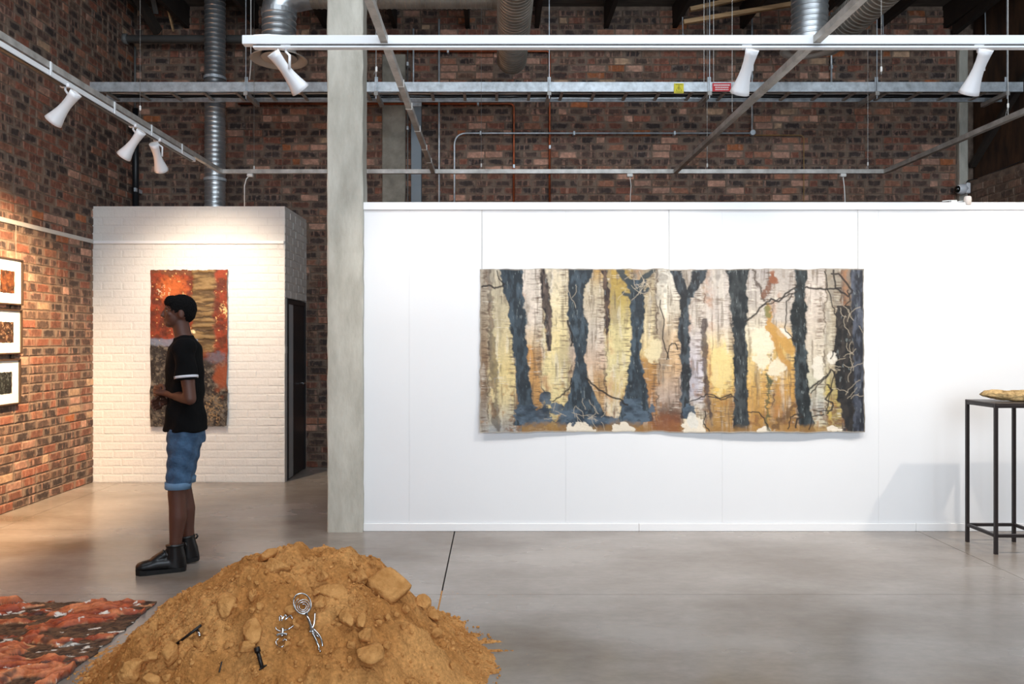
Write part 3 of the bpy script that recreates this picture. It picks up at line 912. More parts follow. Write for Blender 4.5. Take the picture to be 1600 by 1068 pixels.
spotlight((XL, yx(246), 3.10), (-.05, .66, -.66), 185, (1.0, 0.82, 0.62), 'white spotlight hanging nearest the duct on the left track', cone=95)
spotlight((XL, 3.6, 3.10), (-.62, .05, -.74), 500, WARM, 'added unseen white spotlight on the left track, warming the brick wall', cone=92)  # lamp added out of view to warm the left wall and floor
def xn(px): return (px - VX) * YN / FPX
spotlight((xn(447), YN, 3.128), (.50, .50, -.68), 62, NEUT, 'white spotlight at the left end of the long track, tilted right below the round diffuser', cone=100)
spotlight((xn(1166), YN, 3.128), (-.13, .54, -.83), 78, NEUT, 'white spotlight beside the red sign, pointing down at the painting', cone=100)
spotlight((xn(1528), YN, 3.128), (-.08, .54, -.83), 84, NEUT, 'rightmost white spotlight on the long track above the black plinth', cone=100)
spotlight((4.55, YN, 3.128), (-.20, .62, -.72), 130, NEUT, 'white spotlight on the long track right of the picture edge', cone=100)

# suspension wires with grippers
def wire(p0, p1, label, r=.0018, grip=None, group='thin suspension wires'):
    mb = MB().tube([p0, p1], r, 5)
    if grip is None:
        return tag(mb.build('suspension_wire', M_WIRE), label, 'wire', group)
    t = thing('suspension_wire', label, 'wire', p1, group)
    mb.build('wire', M_WIRE, t)
    g = Vector(grip)
    MB().lathe([(-.02, .004), (-.012, .008), (.012, .008), (.02, .004)], g, (0, 0, 1), 8, True, True).build('gripper', M_WIREWHITE, t)
    MB().tube([g, Vector((g.x - .02, g.y, p1[2]))], .0012, 5).build('loop', M_WIRE, t)
    return t
ya = FPX * abs(XL) / (VX - 219)
wire((XL, ya, CEIL), (XL, ya, HS + .02), 'thin steel wire dropping to the left strut from the ceiling', grip=(XL, ya, HS + .11))
for px, gy, nm in ((397, 262, 'left of the concrete column'), (752, 258, 'between the two copper pipes'), (1105, 258, 'below the red sign'), (1356, 256, 'at the far right end of the strut')):
    p = P(px, 269, YF)
    wire((p.x, YF, CEIL), (p.x, YF, HS + .02), 'thin steel wire holding the far strut ' + nm, grip=(p.x, YF, CEIL * 0 + P(px, gy, YF).z))
for px, nm in ((588, 'beside the concrete column'), (1377, 'right of the large duct')):
    xx = xn(px)
    y_ = 5.6
    p = P(px, 108, y_)
    wire((p.x, y_, CEIL), (p.x, y_, 3.40), 'thin steel wire with white gripper ' + nm, grip=p)
for px, nm in ((1100, 'nearest the dark rafter'), (1115, 'second from the dark rafter'), (1144, 'by the hanging spotlight')):
    p = P(px, 60, 6.2)
    wire((p.x, 6.2, CEIL), (p.x, 6.2, P(px, 130 if px < 1140 else 175, 6.2).z), 'vertical wire against the brick wall ' + nm, r=.0022)
# end of the strut d hanger
p = P(1575, 192, FPX * XT['d'] / (1575 - VX))
wire((XT['d'], p.y, CEIL), (XT['d'], p.y, HS + .02), 'double wire in front of the dark boards at far right', r=.003, grip=(XT['d'], p.y, HS + .10))

# ---- cable ladder
TY0, TY1 = 7.84, 8.17
TZ1, TZ0 = P(0, 128, TY0).z, P(0, 143, TY0).z
ct = thing('cable_ladder', 'galvanised cable ladder running level across the whole brick wall', 'cable tray', (0, TY0, TZ0))
tx0, tx1 = LX + .01, RX - .02
for y_, nm in ((TY0, 'front_rail'), (TY1, 'rear_rail')):
    mb = MB().box((tx0, y_, TZ0), (tx1, y_ + .003, TZ1))
    mb.box((tx0, y_ + .003, TZ1 - .003), (tx1, y_ + .022, TZ1)); mb.box((tx0, y_ + .003, TZ0), (tx1, y_ + .022, TZ0 + .003))
    mb.build(nm, M_GALV, ct)
x_ = tx0 + .12
while x_ < tx1 - .05:
    MB().box((x_, TY0 + .004, TZ0 + .004), (x_ + .03, TY1, TZ0 + .022)).build('rung', M_STRUT, ct)
    x_ += .335
for k, px in enumerate((385, 588, 858, 1108, 1369, 1572)):
    q = P(px, 128, TY0)
    br = MB().box((q.x - .017, TY0 - .006, TZ0 + .003), (q.x + .017, TY0 - .001, TZ1 + .05), bev=.002).build('bracket', M_GALV, ct)
    MB().box((q.x - .02, TY0 - .03, TZ0 - .045), (q.x + .02, TY1 + .05, TZ0 - .004)).build('cross_arm', M_STRUT, ct)
    MB().tube([(q.x + .0, TY0 - .016, TZ0 - .08), (q.x, TY0 - .016, CEIL - .001)], .005, 6).build('hanger_rod', M_GALV, ct)
# cables lying in the ladder
rc = random.Random(5)
for k in range(5):
    pts = []
    for i in range(30):
        pts.append((tx0 + .1 + (tx1 - tx0 - .2) * i / 29, TY0 + .06 + k * .055 + rc.uniform(-.012, .012), TZ0 + .032 + rc.uniform(0, .006)))
    nm = ['black cable laid along the cable ladder, nearest the front rail', 'second black cable from the front rail of the cable ladder', 'pale grey cable along the middle of the cable ladder',
          'black cable behind the pale one in the cable ladder', 'black cable nearest the rear rail of the cable ladder'][k]
    tag(MB().tube(pts, .010, 6).build('power_cable', M_WIREWHITE if k == 2 else M_BLACKPIPE), nm, 'cable', 'cables lying in the cable ladder')
pts = [P(px, 152, 8.0) for px in (1360, 1400, 1450, 1480)]
tag(MB().tube([Vector((p.x, TY0 + .09, TZ0 + .058)) for p in pts], .010, 6).build('power_cable', M_REDCABLE), 'short bright red cable lying in the cable ladder at right', 'cable')
# signs on the ladder
def plate(name, px0, px1, py0, py1, m, label, ink):
    a = P(px0, py0, TY0 - .004); b = P(px1, py1, TY0 - .004)
    t = thing(name, label, 'sign', (a.x, TY0 - .006, b.z))
    MB().box((a.x, TY0 - .0115, b.z), (b.x, TY0 - .0085, a.z)).build('plate', m, t)
    ink(t, a, b)
def ink_y(t, a, b):
    w = b.x - a.x; h = a.z - b.z; y = TY0 - .0125
    c = (a.x + b.x) / 2
    pts = [(c - w * .28, y, b.z + h * .24), (c + w * .28, y, b.z + h * .24), (c, y, b.z + h * .80)]
    MB().tube(pts, h * .028, 5, closed=True).build('triangle_mark', M_INK, t)
    MB().box((c - w * .03, y - .001, b.z + h * .34), (c + w * .03, y, b.z + h * .62)).build('bolt_mark', M_INK, t)
    MB().box((c - w * .36, y - .001, b.z + h * .86), (c + w * .36, y, b.z + h * .90)).build('text_line', M_INK, t)
    MB().box((c - w * .40, y - .001, b.z + h * .08), (c + w * .40, y, b.z + h * .13)).build('text_line', M_INK, t)
def ink_r(t, a, b):
    w = b.x - a.x; h = a.z - b.z; y = TY0 - .0125
    rr = random.Random(3)
    for f, sc in ((.74, .09), (.46, .07), (.20, .07)):
        x = a.x + w * (.07 if f > .7 else .14); xe = b.x - w * (.07 if f > .7 else .14)
        while x < xe:
            ww = min(w * rr.uniform(.02, .045), xe - x)
            MB().box((x, y - .001, b.z + h * (f - sc)), (x + ww, y, b.z + h * (f + sc))).build('letter', M_WHITEINK, t)
            x += ww + w * .014
plate('warning_sign', 1053, 1068, 130.5, 146, M_YELLOW, 'small yellow warning plate with black triangle on the cable ladder', ink_y)
plate('notice_sign', 1113, 1142, 130, 143, M_RED, 'small red notice plate with white lettering on the cable ladder', ink_r)

# ---- ducts
def spiral(mb, p0, p1, r, pitch=.035, rib=.0035, n=36):
    p0 = Vector(p0); p1 = Vector(p1); Ln = (p1 - p0).length
    prof = []; t = 0
    while t < Ln:
        prof += [(t, r), (t + pitch * .62, r), (t + pitch * .72, r + rib), (t + pitch * .86, r + rib)]
        t += pitch
    prof = [q for q in prof if q[0] <= Ln] + [(Ln, r)]
    return mb.lathe(prof, p0, p1 - p0, n)
# slim riser out of the cubicle
Yd = 8.34
x_ = (336 - VX) * Yd / FPX
t = thing('spiral_duct', 'slim upright spiral duct rising out of the white brick cubicle', 'duct', (x_, Yd, CUBEZ - .01))
spiral(MB(), (x_, Yd, CUBEZ - .011), (x_, Yd, CEIL), .108, pitch=.05, rib=.004).build('pipe', M_DUCT, t, auto=35)
for z_ in (3.2, 4.3):
    MB().lathe([(-.015, .113), (-.015, .118), (.015, .118), (.015, .113)], (x_, Yd, z_), (0, 0, 1), 32).build('clamp', M_GALV, t)
def diffuser(t, x, y, z):
    MB().lathe([(.075, .152), (.04, .165), (.01, .235), (.0, .252), (-.004, .246), (.012, .215), (.045, .155)], (x, y, z), (0, 0, 1), 48).build('flange', M_DIFF, t, smooth_=True)
    MB().lathe([(.018, .001), (.012, .10), (.016, .155), (.022, .158), (.03, .14)], (x, y, z - .005), (0, 0, 1), 40).build('disc', M_DIFF, t, smooth_=True)
    MB().tube([(x, y, z + .02), (x, y, z + .14)], .008, 6).build('spindle', M_GALV, t)
    MB().lathe([(.09, .148), (.09, .02)], (x, y, z), (0, 0, 1), 32).build('throat', M_IRON, t)
# left drop with elbow and cross run
Y1 = 6.86; r1 = .148
xd = (436 - VX) * Y1 / FPX; zf = 3.965; zc = 4.43 + .125
t = thing('spiral_duct', 'shiny elbow duct left of the concrete column ending in a round ceiling diffuser', 'duct', (xd, Y1, zf))
spiral(MB(), (xd, Y1, zf + .07), (xd, Y1, zc - .17), r1, .055, .004).build('drop', M_DUCT, t, auto=35)
el = []; rb = .17
for k in range(6):
    a = math.pi / 2 * k / 5
    el.append((xd + rb * (1 - math.cos(a)), Y1, zc - rb + rb * math.sin(a)))
MB().tube(el, r1 + .003, 32, caps=False).build('elbow', M_DUCT, t, auto=20)
MB().tube([Vector(el[-1]), Vector(el[-1]) + Vector((.12, 0, 0))], [r1 + .003, .128], 32, caps=False).build('reducer', M_DUCT, t, smooth_=True)
spiral(MB(), (xd + rb + .12, Y1, zc), (.17 - .14, Y1, zc), .125, .045, .004).build('cross_run', M_DULLDUCT, t, auto=35)
MB().lathe([(-.02, r1 + .002), (-.02, r1 + .009), (.02, r1 + .009), (.02, r1 + .002)], (xd, Y1, zc - .18), (0, 0, 1), 32).build('collar', M_DUCT, t)
diffuser(t, xd, Y1, zf)
# middle duct running back
t = thing('spiral_duct', 'dull spiral duct running back overhead above the middle of the painting', 'duct', (.17, 6, 4.2))
spiral(MB(), (.17, 2.5, 4.36), (.17, 7.95, 4.36), .15, .06, .005).build('pipe', M_DULLDUCT, t, auto=35)
MB().lathe([(0, .15), (.02, .14), (.02, .001)], (.17, 7.95, 4.36), (0, 1, 0), 32).build('end_cap', M_DULLDUCT, t)
# right drop
x2 = (1265 - VX) * Y1 / FPX; z2 = 4.06
t = thing('spiral_duct', 'bright upright spiral duct at upper right ending in a round diffuser', 'duct', (x2, Y1, z2))
spiral(MB(), (x2, Y1, z2 + .07), (x2, Y1, CEIL), .154, .05, .005).build('drop', M_DUCT, t, auto=35)
diffuser(t, x2, Y1, z2)
t = thing('spiral_duct', 'large dull spiral duct slanting back behind the bright drop at upper right', 'duct', (3.21, 5, 4.2))
spiral(MB(), (3.21, 2.5, 4.36), (3.21, 7.42, 4.36), .15, .06, .005).build('pipe', M_DULLDUCT, t, auto=35)
MB().lathe([(0, .15), (.02, .14), (.02, .001)], (3.21, 7.42, 4.36), (0, 1, 0), 32).build('end_cap', M_DULLDUCT, t)

# ---- pipes and conduits on the back wall
YG = 8.56
t = thing('water_pipe', 'thick dark grey pipe running level high across the brick wall', 'pipe', (0, YG, 4.6))
pz = P(0, 61, YG).z
MB().tube([(LX + .005, YG, pz), (4.93, YG, pz)], .043, 16).build('pipe', M_GREYPIPE, t, smooth_=True)
MB().tube([(LX + .002, YG, pz), (LX + .05, YG, pz)], .058, 16).build('wall_collar', M_GREYPIPE, t, smooth_=True)
for px in (1067, 1380, 1540):
    q = P(px, 64, YG)
    MB().lathe([(-.012, .044), (-.012, .05), (.012, .05), (.012, .044)], (q.x, YG, pz), (1, 0, 0), 16).build('clip', M_GALV, t)
    MB().tube([(q.x, YG, pz + .045), (q.x - .01, YG, CEIL - .002)], .006, 6).build('hanger_rod', M_GALV, t)
YC = 8.765
def pipe(name, pts, r, m, label, cat='pipe', clips=(), n=8):
    t = thing(name, label, cat, pts[0])
    MB().tube(pts, r, n).build('pipe', m, t, smooth_=True)
    for c in clips:
        c = Vector(c)
        MB().box((c.x - .012, c.y - r - .006, c.z - .022), (c.x + .012, max(c.y + r, BY - .014 if c.y > 8.6 else 0), c.z + .022), bev=.003).build('clip', M_GALV, t)
    return t
def bend(p, q, r_, s, k=6):
    """rounded corner at q between p and r_"""
    p, q, r_ = Vector(p), Vector(q), Vector(r_)
    a = q + (p - q).normalized() * s; b = q + (r_ - q).normalized() * s
    return [a.lerp(q, i / k).lerp(q.lerp(b, i / k), i / k) for i in range(k + 1)]
pipe('copper_pipe', [P(576, 80, YC)] + bend(P(576, 80, YC), P(859, 80, YC), P(859, 317, YC), .05) + [P(859, 400, YC)], .012, M_COPPER,
     'copper pipe along the top of the bricks, dropping right of the grey conduit bend', clips=[P(700, 80, YC), P(859, 230, YC)])
pipe('copper_pipe', [P(372, 162, YC)] + bend(P(372, 162, YC), P(803, 162, YC), P(803, 317, YC), .05) + [P(803, 400, YC)], .012, M_COPPER,
     'lower copper pipe dropping down the bricks just left of the other copper drop', clips=[P(747, 162, YC), P(803, 260, YC)])
pipe('conduit', [P(686, 30, YC - .03), P(686, 400, YC - .03)], .011, M_GALV, 'straight upright grey steel conduit left of the bent one', 'conduit', clips=[P(686, 150, YC), P(686, 300, YC)])
pipe('conduit', [P(710, 400, YC - .025)] + bend(P(710, 400, YC - .025), P(710, 208, YC - .025), P(1175, 208, YC - .025), .14) + [P(1172, 208, YC - .025)], .011, M_GALV,
     'grey steel conduit bending from upright to a long level run along the bricks', 'conduit', clips=[P(751, 208, YC - .025), P(897, 208, YC - .025), P(1054, 208, YC - .025)])
pipe('conduit', [P(1175, 18, YC - .02), P(1175, 204, YC - .02)], .010, M_GALV, 'upright steel conduit ending at the round junction box', 'conduit', clips=[P(1175, 120, YC)])
q = P(1176, 207, YC - .02)
tag(MB().lathe([(-.03, .032), (.015, .032), (.018, .026), (.018, .001)], q, (0, -1, 0), 16, capa=True).build('junction_box', M_GALV), 'small round steel junction box where the conduits meet on the bricks', 'junction box')
pipe('conduit', [P(1299, 20, YC), P(1299, 132, YC)], .011, M_GALV, 'upright conduit right of the bright duct above the cable ladder', 'conduit', clips=[P(1299, 105, YC)])
pipe('conduit', [P(646, 45, YC - .04), P(646, 150, YC - .04)], .010, M_GALV, 'short upright conduit entering the top of the grey trunking', 'conduit')
pipe('conduit', [P(637, 75, YC - .045), P(637, 400, YC - .045)], .008, M_GREYPIPE, 'thin conduit down the right edge of the concrete pilaster', 'conduit', clips=[P(637, 100, YC - .045), P(637, 200, YC - .045)])
pipe('yellow_cable', [P(1180, 211, YC)] + bend(P(1180, 211, YC), P(1256, 211, YC), P(1256, 317, YC), .05) + [P(1256, 400, YC)], .005, M_YELLOWCABLE, 'thin tan cable bending down the bricks from the junction box', 'cable')
q0 = P(643, 152, 8.72); q1 = P(659, 400, 8.72)
t = thing('cable_trunking', 'blue grey rectangular cable trunking standing beside the concrete pilaster', 'trunking', (q0.x, 8.7, q1.z))
MB().box((q0.x, 8.665, q1.z), (q1.x, 8.745, q0.z), bev=.004).build('box', M_TRUNK, t)
MB().box((q0.x - .004, 8.655, q0.z - .12), (q1.x + .004, 8.665, q0.z - .02), bev=.002).build('cover', M_GALV, t)
pipe('soil_pipe', [(-4.075, 8.70, P(0, 170, 8.7).z), (-4.075, 8.70, CUBEZ - .009)], .034, M_BLACKPIPE, 'black pipe in the corner between the brick walls behind the cubicle', clips=[P(213, 297, 8.68)], n=14)
pipe('conduit', [P(211, 73, 8.74), P(211, 172, 8.74)], .012, M_GREYPIPE, 'short brownish grey conduit high in the left corner', 'conduit')
pipe('flex_cord', [(P(392, 0, 7.6).x, 7.6, CEIL - .001), P(392, 100, 7.6), P(390, 125, 7.6)], .006, M_WIREWHITE, 'white cord hanging behind the left end of the long track', 'cable')
# cords dropping from the far strut
for nm, pts in (('white cord looping down to the cubicle top from the far strut', [(391, 274), (385, 279), (382, 290), (382, 322)]),
                ('thin pale cord dropping behind the partition from the middle of the strut', [(984, 273), (986, 290), (985, 305), (985, 330)]),
                ('white cord dropping behind the partition from the right of the strut', [(1317, 274), (1319, 290), (1320, 305), (1321, 330)])):
    t = thing('flex_cord', nm, 'cable', P(pts[0][0], pts[0][1], YF))
    MB().tube([P(a, b, YF) for a, b in pts], .006 if 'white' in nm else .004, 6).build('cord', M_WIREWHITE, t, smooth_=True)
    q = P(pts[0][0], 274, YF)
    MB().box((q.x - .03, YF - .02, HS - .055), (q.x + .03, YF + .02, HS - .0205), bev=.006).build('connector', M_WIREWHITE, t)
# pine battens and dark truss members below the roof
for a, b, y_, nm in ((P(1068, 35, 8.3), P(1330, -9, 8.3), 8.3, 'lower pale pine batten nailed across the rafters above the red sign'), (P(1078, 15, 8.45), P(1200, -12, 8.45), 8.45, 'upper pale pine batten below the roof boards')):
    tag(MB().bar(a, b, .05, .045).build('pine_batten', M_PINE), nm, 'batten')
tag(MB().bar(P(205, -20, 8.2), P(247, 50, 8.6), .07, .10).build('truss_member', M_RAFTER), 'dark slanting truss member in the upper left corner', 'truss')
tag(MB().bar(P(236, -20, 8.3), P(244, 20, 8.55), .05, .04).build('truss_member', M_GREYPIPE), 'grey steel strut beside the dark truss in the upper left corner', 'truss')
tag(MB().bar(P(258, -5, 8.4), P(271, 48, 8.7), .02, .035).build('truss_member', M_PINE), 'thin pale strip slanting beside the upper left rafters', 'truss')
tag(MB().bar(P(1560, -8, 7.9), P(1492, 47, 8.75), .06, .10).build('truss_member', M_RAFTER), 'dark slanting brace in the upper right corner', 'truss')

# ---- security camera and sensor at the right corner
q = P(1500, 296, 8.70)
t = thing('security_camera', 'white dome security camera with black lens in the far right corner', 'camera', q)
MB().box((q.x + .03, 8.62, q.z - .055), (q.x + .075, 8.76, q.z + .065), bev=.008).build('base', M_CCTVW, t)
MB().lathe([(0, .062), (.05, .058), (.085, .045), (.1, .02), (.1, .001)], (q.x + .035, 8.68, q.z), (-1, -.25, -.05), 24, capa=True).build('housing', M_CCTVW, t, smooth_=True)
MB().ellipsoid((q.x - .055, 8.655, q.z - .005), .032, .036, .04).build('lens', M_LENS, t, smooth_=True)
MB().tube([(q.x + .06, 8.7, q.z + .06), (q.x + .09, 8.7, q.z + .10), (q.x + .16, 8.6, q.z + .11), (RX + .0 - .01, 7.9, q.z + .13)], .006, 6).build('cable', M_BLACKPIPE, t)
q = P(1512, 312, WY - .01)
t = thing('motion_sensor', 'small rounded cream sensor perched on the top edge of the partition', 'sensor', q)
MB().loft([(q + Vector((0, 0, -.042)), .012, .01), (q + Vector((0, 0, -.036)), .024, .02), (q + Vector((0, 0, 0)), .028, .024), (q + Vector((0, 0, .022)), .026, .022), (q + Vector((0, 0, .028)), .018, .014)], 16).build('body', mat('sensor_plastic', (235, 222, 212), .5), t, smooth_=True)
MB().tube([q + Vector((-.02, .02, -.005)), q + Vector((-.06, .03, -.01)), q + Vector((-.10, .05, .004)), q + Vector((-.16, .06, -.0))], .004, 6).build('lead', M_WIREWHITE, t)
MB().box((q.x - .11, WY + .02, PZ + .006), (q.x - .06, WY + .05, PZ + .03), bev=.004).build('plug', M_WIREWHITE, t)

# ================================================================== PAINTINGS (painted stroke by stroke into vertex colours)
def grid_art(name, W, H, x0, x1, z0, z1, y, img, off, label, cat, edge=0.004, thick=0.004, matname='canvas_paint', rough=.6, seed=1):
    """upright sheet facing -Y; img HxWx3 linear, off HxW metres towards the viewer"""
    i = np.linspace(0, 1, W); j = np.linspace(0, 1, H)
    I, J = np.meshgrid(i, j)
    ex = (fbm(J * 14, J * 0, seed) - .5) * edge * 2; ez = (fbm(I * 26, I * 0, seed + 5) - .5) * edge * 2
    wx = np.abs(I - .5) * 2; wz = np.abs(J - .5) * 2
    X = x0 + (x1 - x0) * I + ex * wx ** 6 * np.sign(I - .5) + 0 * I
    Z = z1 + (z0 - z1) * J + ez * wz ** 6
    Yv = y - off
    V = np.stack([X, Yv, Z], -1).reshape(-1, 3)
    idx = np.arange(W * H).reshape(H, W)
    F = np.stack([idx[:-1, :-1], idx[1:, :-1], idx[1:, 1:], idx[:-1, 1:]], -1).reshape(-1, 4)
    # back of the sheet: coarser copy a little nearer the wall
    st = 4
    ri = np.unique(np.append(np.arange(0, H, st), H - 1)); ci = np.unique(np.append(np.arange(0, W, st), W - 1))
    sub = idx[np.ix_(ri, ci)]
    Vb = V[sub.reshape(-1)].copy(); Vb[:, 1] += thick
    nb = len(Vb); base = len(V)
    k = base + np.arange(nb).reshape(len(ri), len(ci))
    Fb = np.stack([k[:-1, :-1], k[:-1, 1:], k[1:, 1:], k[1:, :-1]], -1).reshape(-1, 4)
    rim = []
    for fr_, bk in ((idx[0, ci], k[0]), (idx[-1, ci], k[-1]), (idx[ri, 0], k[:, 0]), (idx[ri, -1], k[:, -1])):
        rim += [(int(fr_[q]), int(fr_[q + 1]), int(bk[q + 1]), int(bk[q])) for q in range(len(bk) - 1)]
    me = bpy.data.meshes.new(name)
    me.from_pydata(np.vstack([V, Vb]).tolist(), [], F.tolist() + Fb.tolist() + rim); me.update()
    colr = np.ones((base + nb, 4), np.float32)
    colr[:base, :3] = np.clip(img.reshape(-1, 3), 0, 1); colr[base:, :3] = .45
    at = me.color_attributes.new('Col', 'FLOAT_COLOR', 'POINT'); at.data.foreach_set('color', colr.ravel())
    sm = np.zeros(len(me.polygons), bool); sm[:len(F)] = True
    me.polygons.foreach_set('use_smooth', sm)
    o = put(name, me, attr_mat(matname, rough, bump=.15, bscale=220, var=.05, vscale=90))
    return tag(o, label, cat)

def put_c(img, m, c):
    m = np.clip(m, 0, 1)[..., None]
    return img * (1 - m) + lin(c) * m
def stroke(img, X, Y, pts, w, c, a=1.0, soft=.6, wb=None, k=.6):
    mg = w + soft + 10
    px_ = [p[0] for p in pts]; py_ = [p[1] for p in pts]
    cx = X[0]; cy = Y[:, 0]
    i0 = max(0, int(np.searchsorted(cx, min(px_) - mg))); i1 = int(np.searchsorted(cx, max(px_) + mg))
    j0 = max(0, int(np.searchsorted(cy, min(py_) - mg))); j1 = int(np.searchsorted(cy, max(py_) + mg))
    if i1 <= i0 or j1 <= j0: return img
    Xs, Ys = X[j0:j1, i0:i1], Y[j0:j1, i0:i1]
    if wb is not None:
        Xs = Xs + wb[j0:j1, i0:i1] * k; Ys = Ys + wb[j0:j1, i0:i1] * k * .6
    d = np.full(Xs.shape, 1e9)
    for (ax, ay), (bx, by) in zip(pts[:-1], pts[1:]):
        vx, vy = bx - ax, by - ay
        t = np.clip(((Xs - ax) * vx + (Ys - ay) * vy) / (vx * vx + vy * vy + 1e-9), 0, 1)
        d = np.minimum(d, np.hypot(Xs - ax - t * vx, Ys - ay - t * vy))
    img[j0:j1, i0:i1] = put_c(img[j0:j1, i0:i1], a * (1 - smooth(w - soft, w + soft, d)), c)
    return img
def wig(pts, n, amp, seed):
    rr = random.Random(seed); out = []
    for (a, b) in zip(pts[:-1], pts[1:]):
        for k in range(n):
            t = k / n
            out.append((a[0] + (b[0] - a[0]) * t + rr.uniform(-amp, amp), a[1] + (b[1] - a[1]) * t + rr.uniform(-amp, amp)))
    out.append(pts[-1]); return out

# ---- the wide forest canvas
W, H = 760, 322
gx = np.linspace(750, 1348, W); gy = np.linspace(420, 674, H)
X, Y = np.meshgrid(gx, gy)
wob = (fbm(X / 30, Y / 22, 3) - .5) * 9 + (fbm(X / 6, Y / 5, 8) - .5) * 5
img = np.zeros((H, W, 3)) + lin((200, 184, 160))
# vertical passages of thin paint: x0, x1, then colours down the sheet at y
bands = [
 (740, 764, [(420, (176, 164, 146)), (500, (168, 148, 120)), (560, (150, 118, 84)), (620, (140, 116, 92)), (674, (170, 165, 155))]),
 (764, 808, [(420, (196, 184, 160)), (500, (214, 196, 150)), (580, (228, 202, 128)), (630, (214, 194, 140)), (674, (160, 162, 162))]),
 (808, 848, [(420, (226, 212, 196)), (500, (232, 214, 194)), (536, (226, 196, 150)), (545, (214, 152, 70)), (590, (206, 150, 70)), (630, (180, 130, 60)), (674, (90, 90, 80))]),
 (848, 890, [(420, (222, 206, 176)), (470, (230, 212, 168)), (540, (230, 208, 140)), (600, (236, 216, 150)), (640, (230, 205, 130)), (674, (120, 96, 50))]),
 (890, 946, [(420, (188, 140, 40)), (450, (204, 186, 150)), (520, (222, 206, 186)), (560, (222, 190, 160)), (600, (206, 160, 96)), (640, (214, 170, 110)), (674, (160, 110, 30))]),
 (946, 990, [(420, (176, 140, 36)), (470, (186, 160, 70)), (520, (226, 208, 140)), (580, (232, 214, 150)), (610, (222, 192, 120)), (650, (228, 204, 160)), (674, (150, 110, 30))]),
 (990, 1028, [(420, (150, 136, 110)), (470, (190, 170, 130)), (510, (228, 208, 160)), (552, (222, 196, 130)), (560, (186, 136, 56)), (620, (186, 130, 70)), (674, (150, 90, 30))]),
 (1028, 1066, [(420, (206, 200, 188)), (480, (232, 220, 196)), (530, (220, 186, 140)), (570, (206, 166, 116)), (620, (196, 170, 150)), (645, (110, 80, 60)), (674, (150, 90, 36))]),
 (1066, 1100, [(420, (190, 180, 168)), (500, (206, 192, 178)), (570, (202, 194, 200)), (620, (196, 190, 200)), (650, (222, 206, 170)), (674, (226, 214, 190))]),
 (1100, 1150, [(420, (196, 186, 176)), (500, (210, 196, 184)), (530, (226, 202, 160)), (560, (238, 206, 120)), (610, (230, 186, 76)), (625, (190, 142, 56)), (674, (168, 122, 46))]),
 (1150, 1205, [(420, (176, 166, 160)), (480, (196, 184, 170)), (530, (236, 220, 184)), (560, (228, 196, 120)), (600, (214, 166, 70)), (640, (200, 146, 50)), (674, (190, 138, 46))]),
 (1205, 1244, [(420, (180, 168, 158)), (500, (206, 194, 180)), (530, (216, 168, 66)), (560, (224, 184, 96)), (600, (204, 150, 52)), (640, (176, 126, 46)), (674, (170, 120, 44))]),
 (1244, 1288, [(420, (214, 200, 188)), (500, (206, 190, 172)), (560, (220, 206, 180)), (600, (212, 206, 176)), (640, (170, 168, 160)), (674, (206, 184, 120))]),
 (1288, 1312, [(420, (160, 150, 134)), (500, (186, 170, 140)), (560, (226, 216, 190)), (600, (200, 180, 90)), (650, (190, 160, 50)), (674, (200, 170, 70))]),
 (1312, 1360, [(420, (96, 86, 76)), (480, (70, 60, 54)), (560, (52, 46, 44)), (674, (60, 54, 56))]),
]
for x0, x1, st in bands:
    ysn = [s[0] for s in st]
    cc = np.stack([np.interp(Y + wob * 1.6, ysn, [lin(s[1])[k] for s in st]) for k in range(3)], -1)
    m = (smooth(x0 - 5, x0 + 5, X + wob * 1.1) * (1 - smooth(x1 - 5, x1 + 5, X + wob * 1.1)))[..., None]
    img = img * (1 - m) + cc * m
# flowing stain and dry brush
img *= (0.72 + 0.54 * fbm(X / 8, Y / 60, 14))[..., None]
img = put_c(img, smooth(.56, .74, fbm(X / 10, Y / 70, 16)) * .45, (150, 134, 112))
img = put_c(img, smooth(.60, .76, fbm(X / 7, Y / 45, 17)) * .4, (232, 222, 204))
img = put_c(img, smooth(.62, .74, fbm(X / 4, Y / 36, 18)) * .5, (96, 76, 56))
img *= (0.86 + 0.28 * fbm(X / 3, Y / 2.4, 15))[..., None]
# birch bark scratches
hatch = smooth(.66, .80, fbm(X / 14, Y / 1.5, 22, 2)) * smooth(.42, .62, fbm(X / 25, Y / 40, 23))
img = put_c(img, hatch * .55, (110, 88, 64))
hl = smooth(.68, .82, fbm(X / 12, Y / 1.6, 32, 2)) * smooth(.45, .62, fbm(X / 22, Y / 30, 33))
img = put_c(img, hl * .5, (246, 236, 216))
img = put_c(img, smooth(.62, .78, fbm(X / 8, Y / 14, 44)) * smooth(.5, .8, (Y - 420) / 254) * .55, (176, 116, 34))
img = put_c(img, smooth(.66, .8, fbm(X / 7, Y / 9, 45)) * .35, (120, 96, 60))
# brown outlines and cross-hatching where one pale stem meets the next
for i, (x0, x1, st) in enumerate(bands[1:]):
    dx_ = X - x0 + wob * 1.3
    img = put_c(img, np.exp(-(dx_ / 1.3) ** 2) * smooth(.35, .6, fbm(X / 9, Y / 16, 300 + i)) * .8, (74, 50, 36))
    img = put_c(img, np.exp(-((dx_ - 6) / 6) ** 2) * smooth(.45, .7, fbm(X / 20, Y / 22, 320 + i)) * .5, (196, 122, 58) if i % 3 else (120, 112, 104))
    img = put_c(img, np.exp(-((dx_ + 7) / 7) ** 2) * smooth(.55, .66, fbm(X / 16, Y / 1.3, 340 + i, 2)) * .7, (92, 66, 46))
img = put_c(img, smooth(.60, .72, fbm(X / 10, Y / 10, 360)) * smooth(590, 660, Y) * .6, (120, 74, 34))
img = put_c(img, smooth(.62, .74, fbm(X / 13, Y / 16, 362)) * (1 - smooth(450, 520, Y)) * .5, (134, 126, 116))
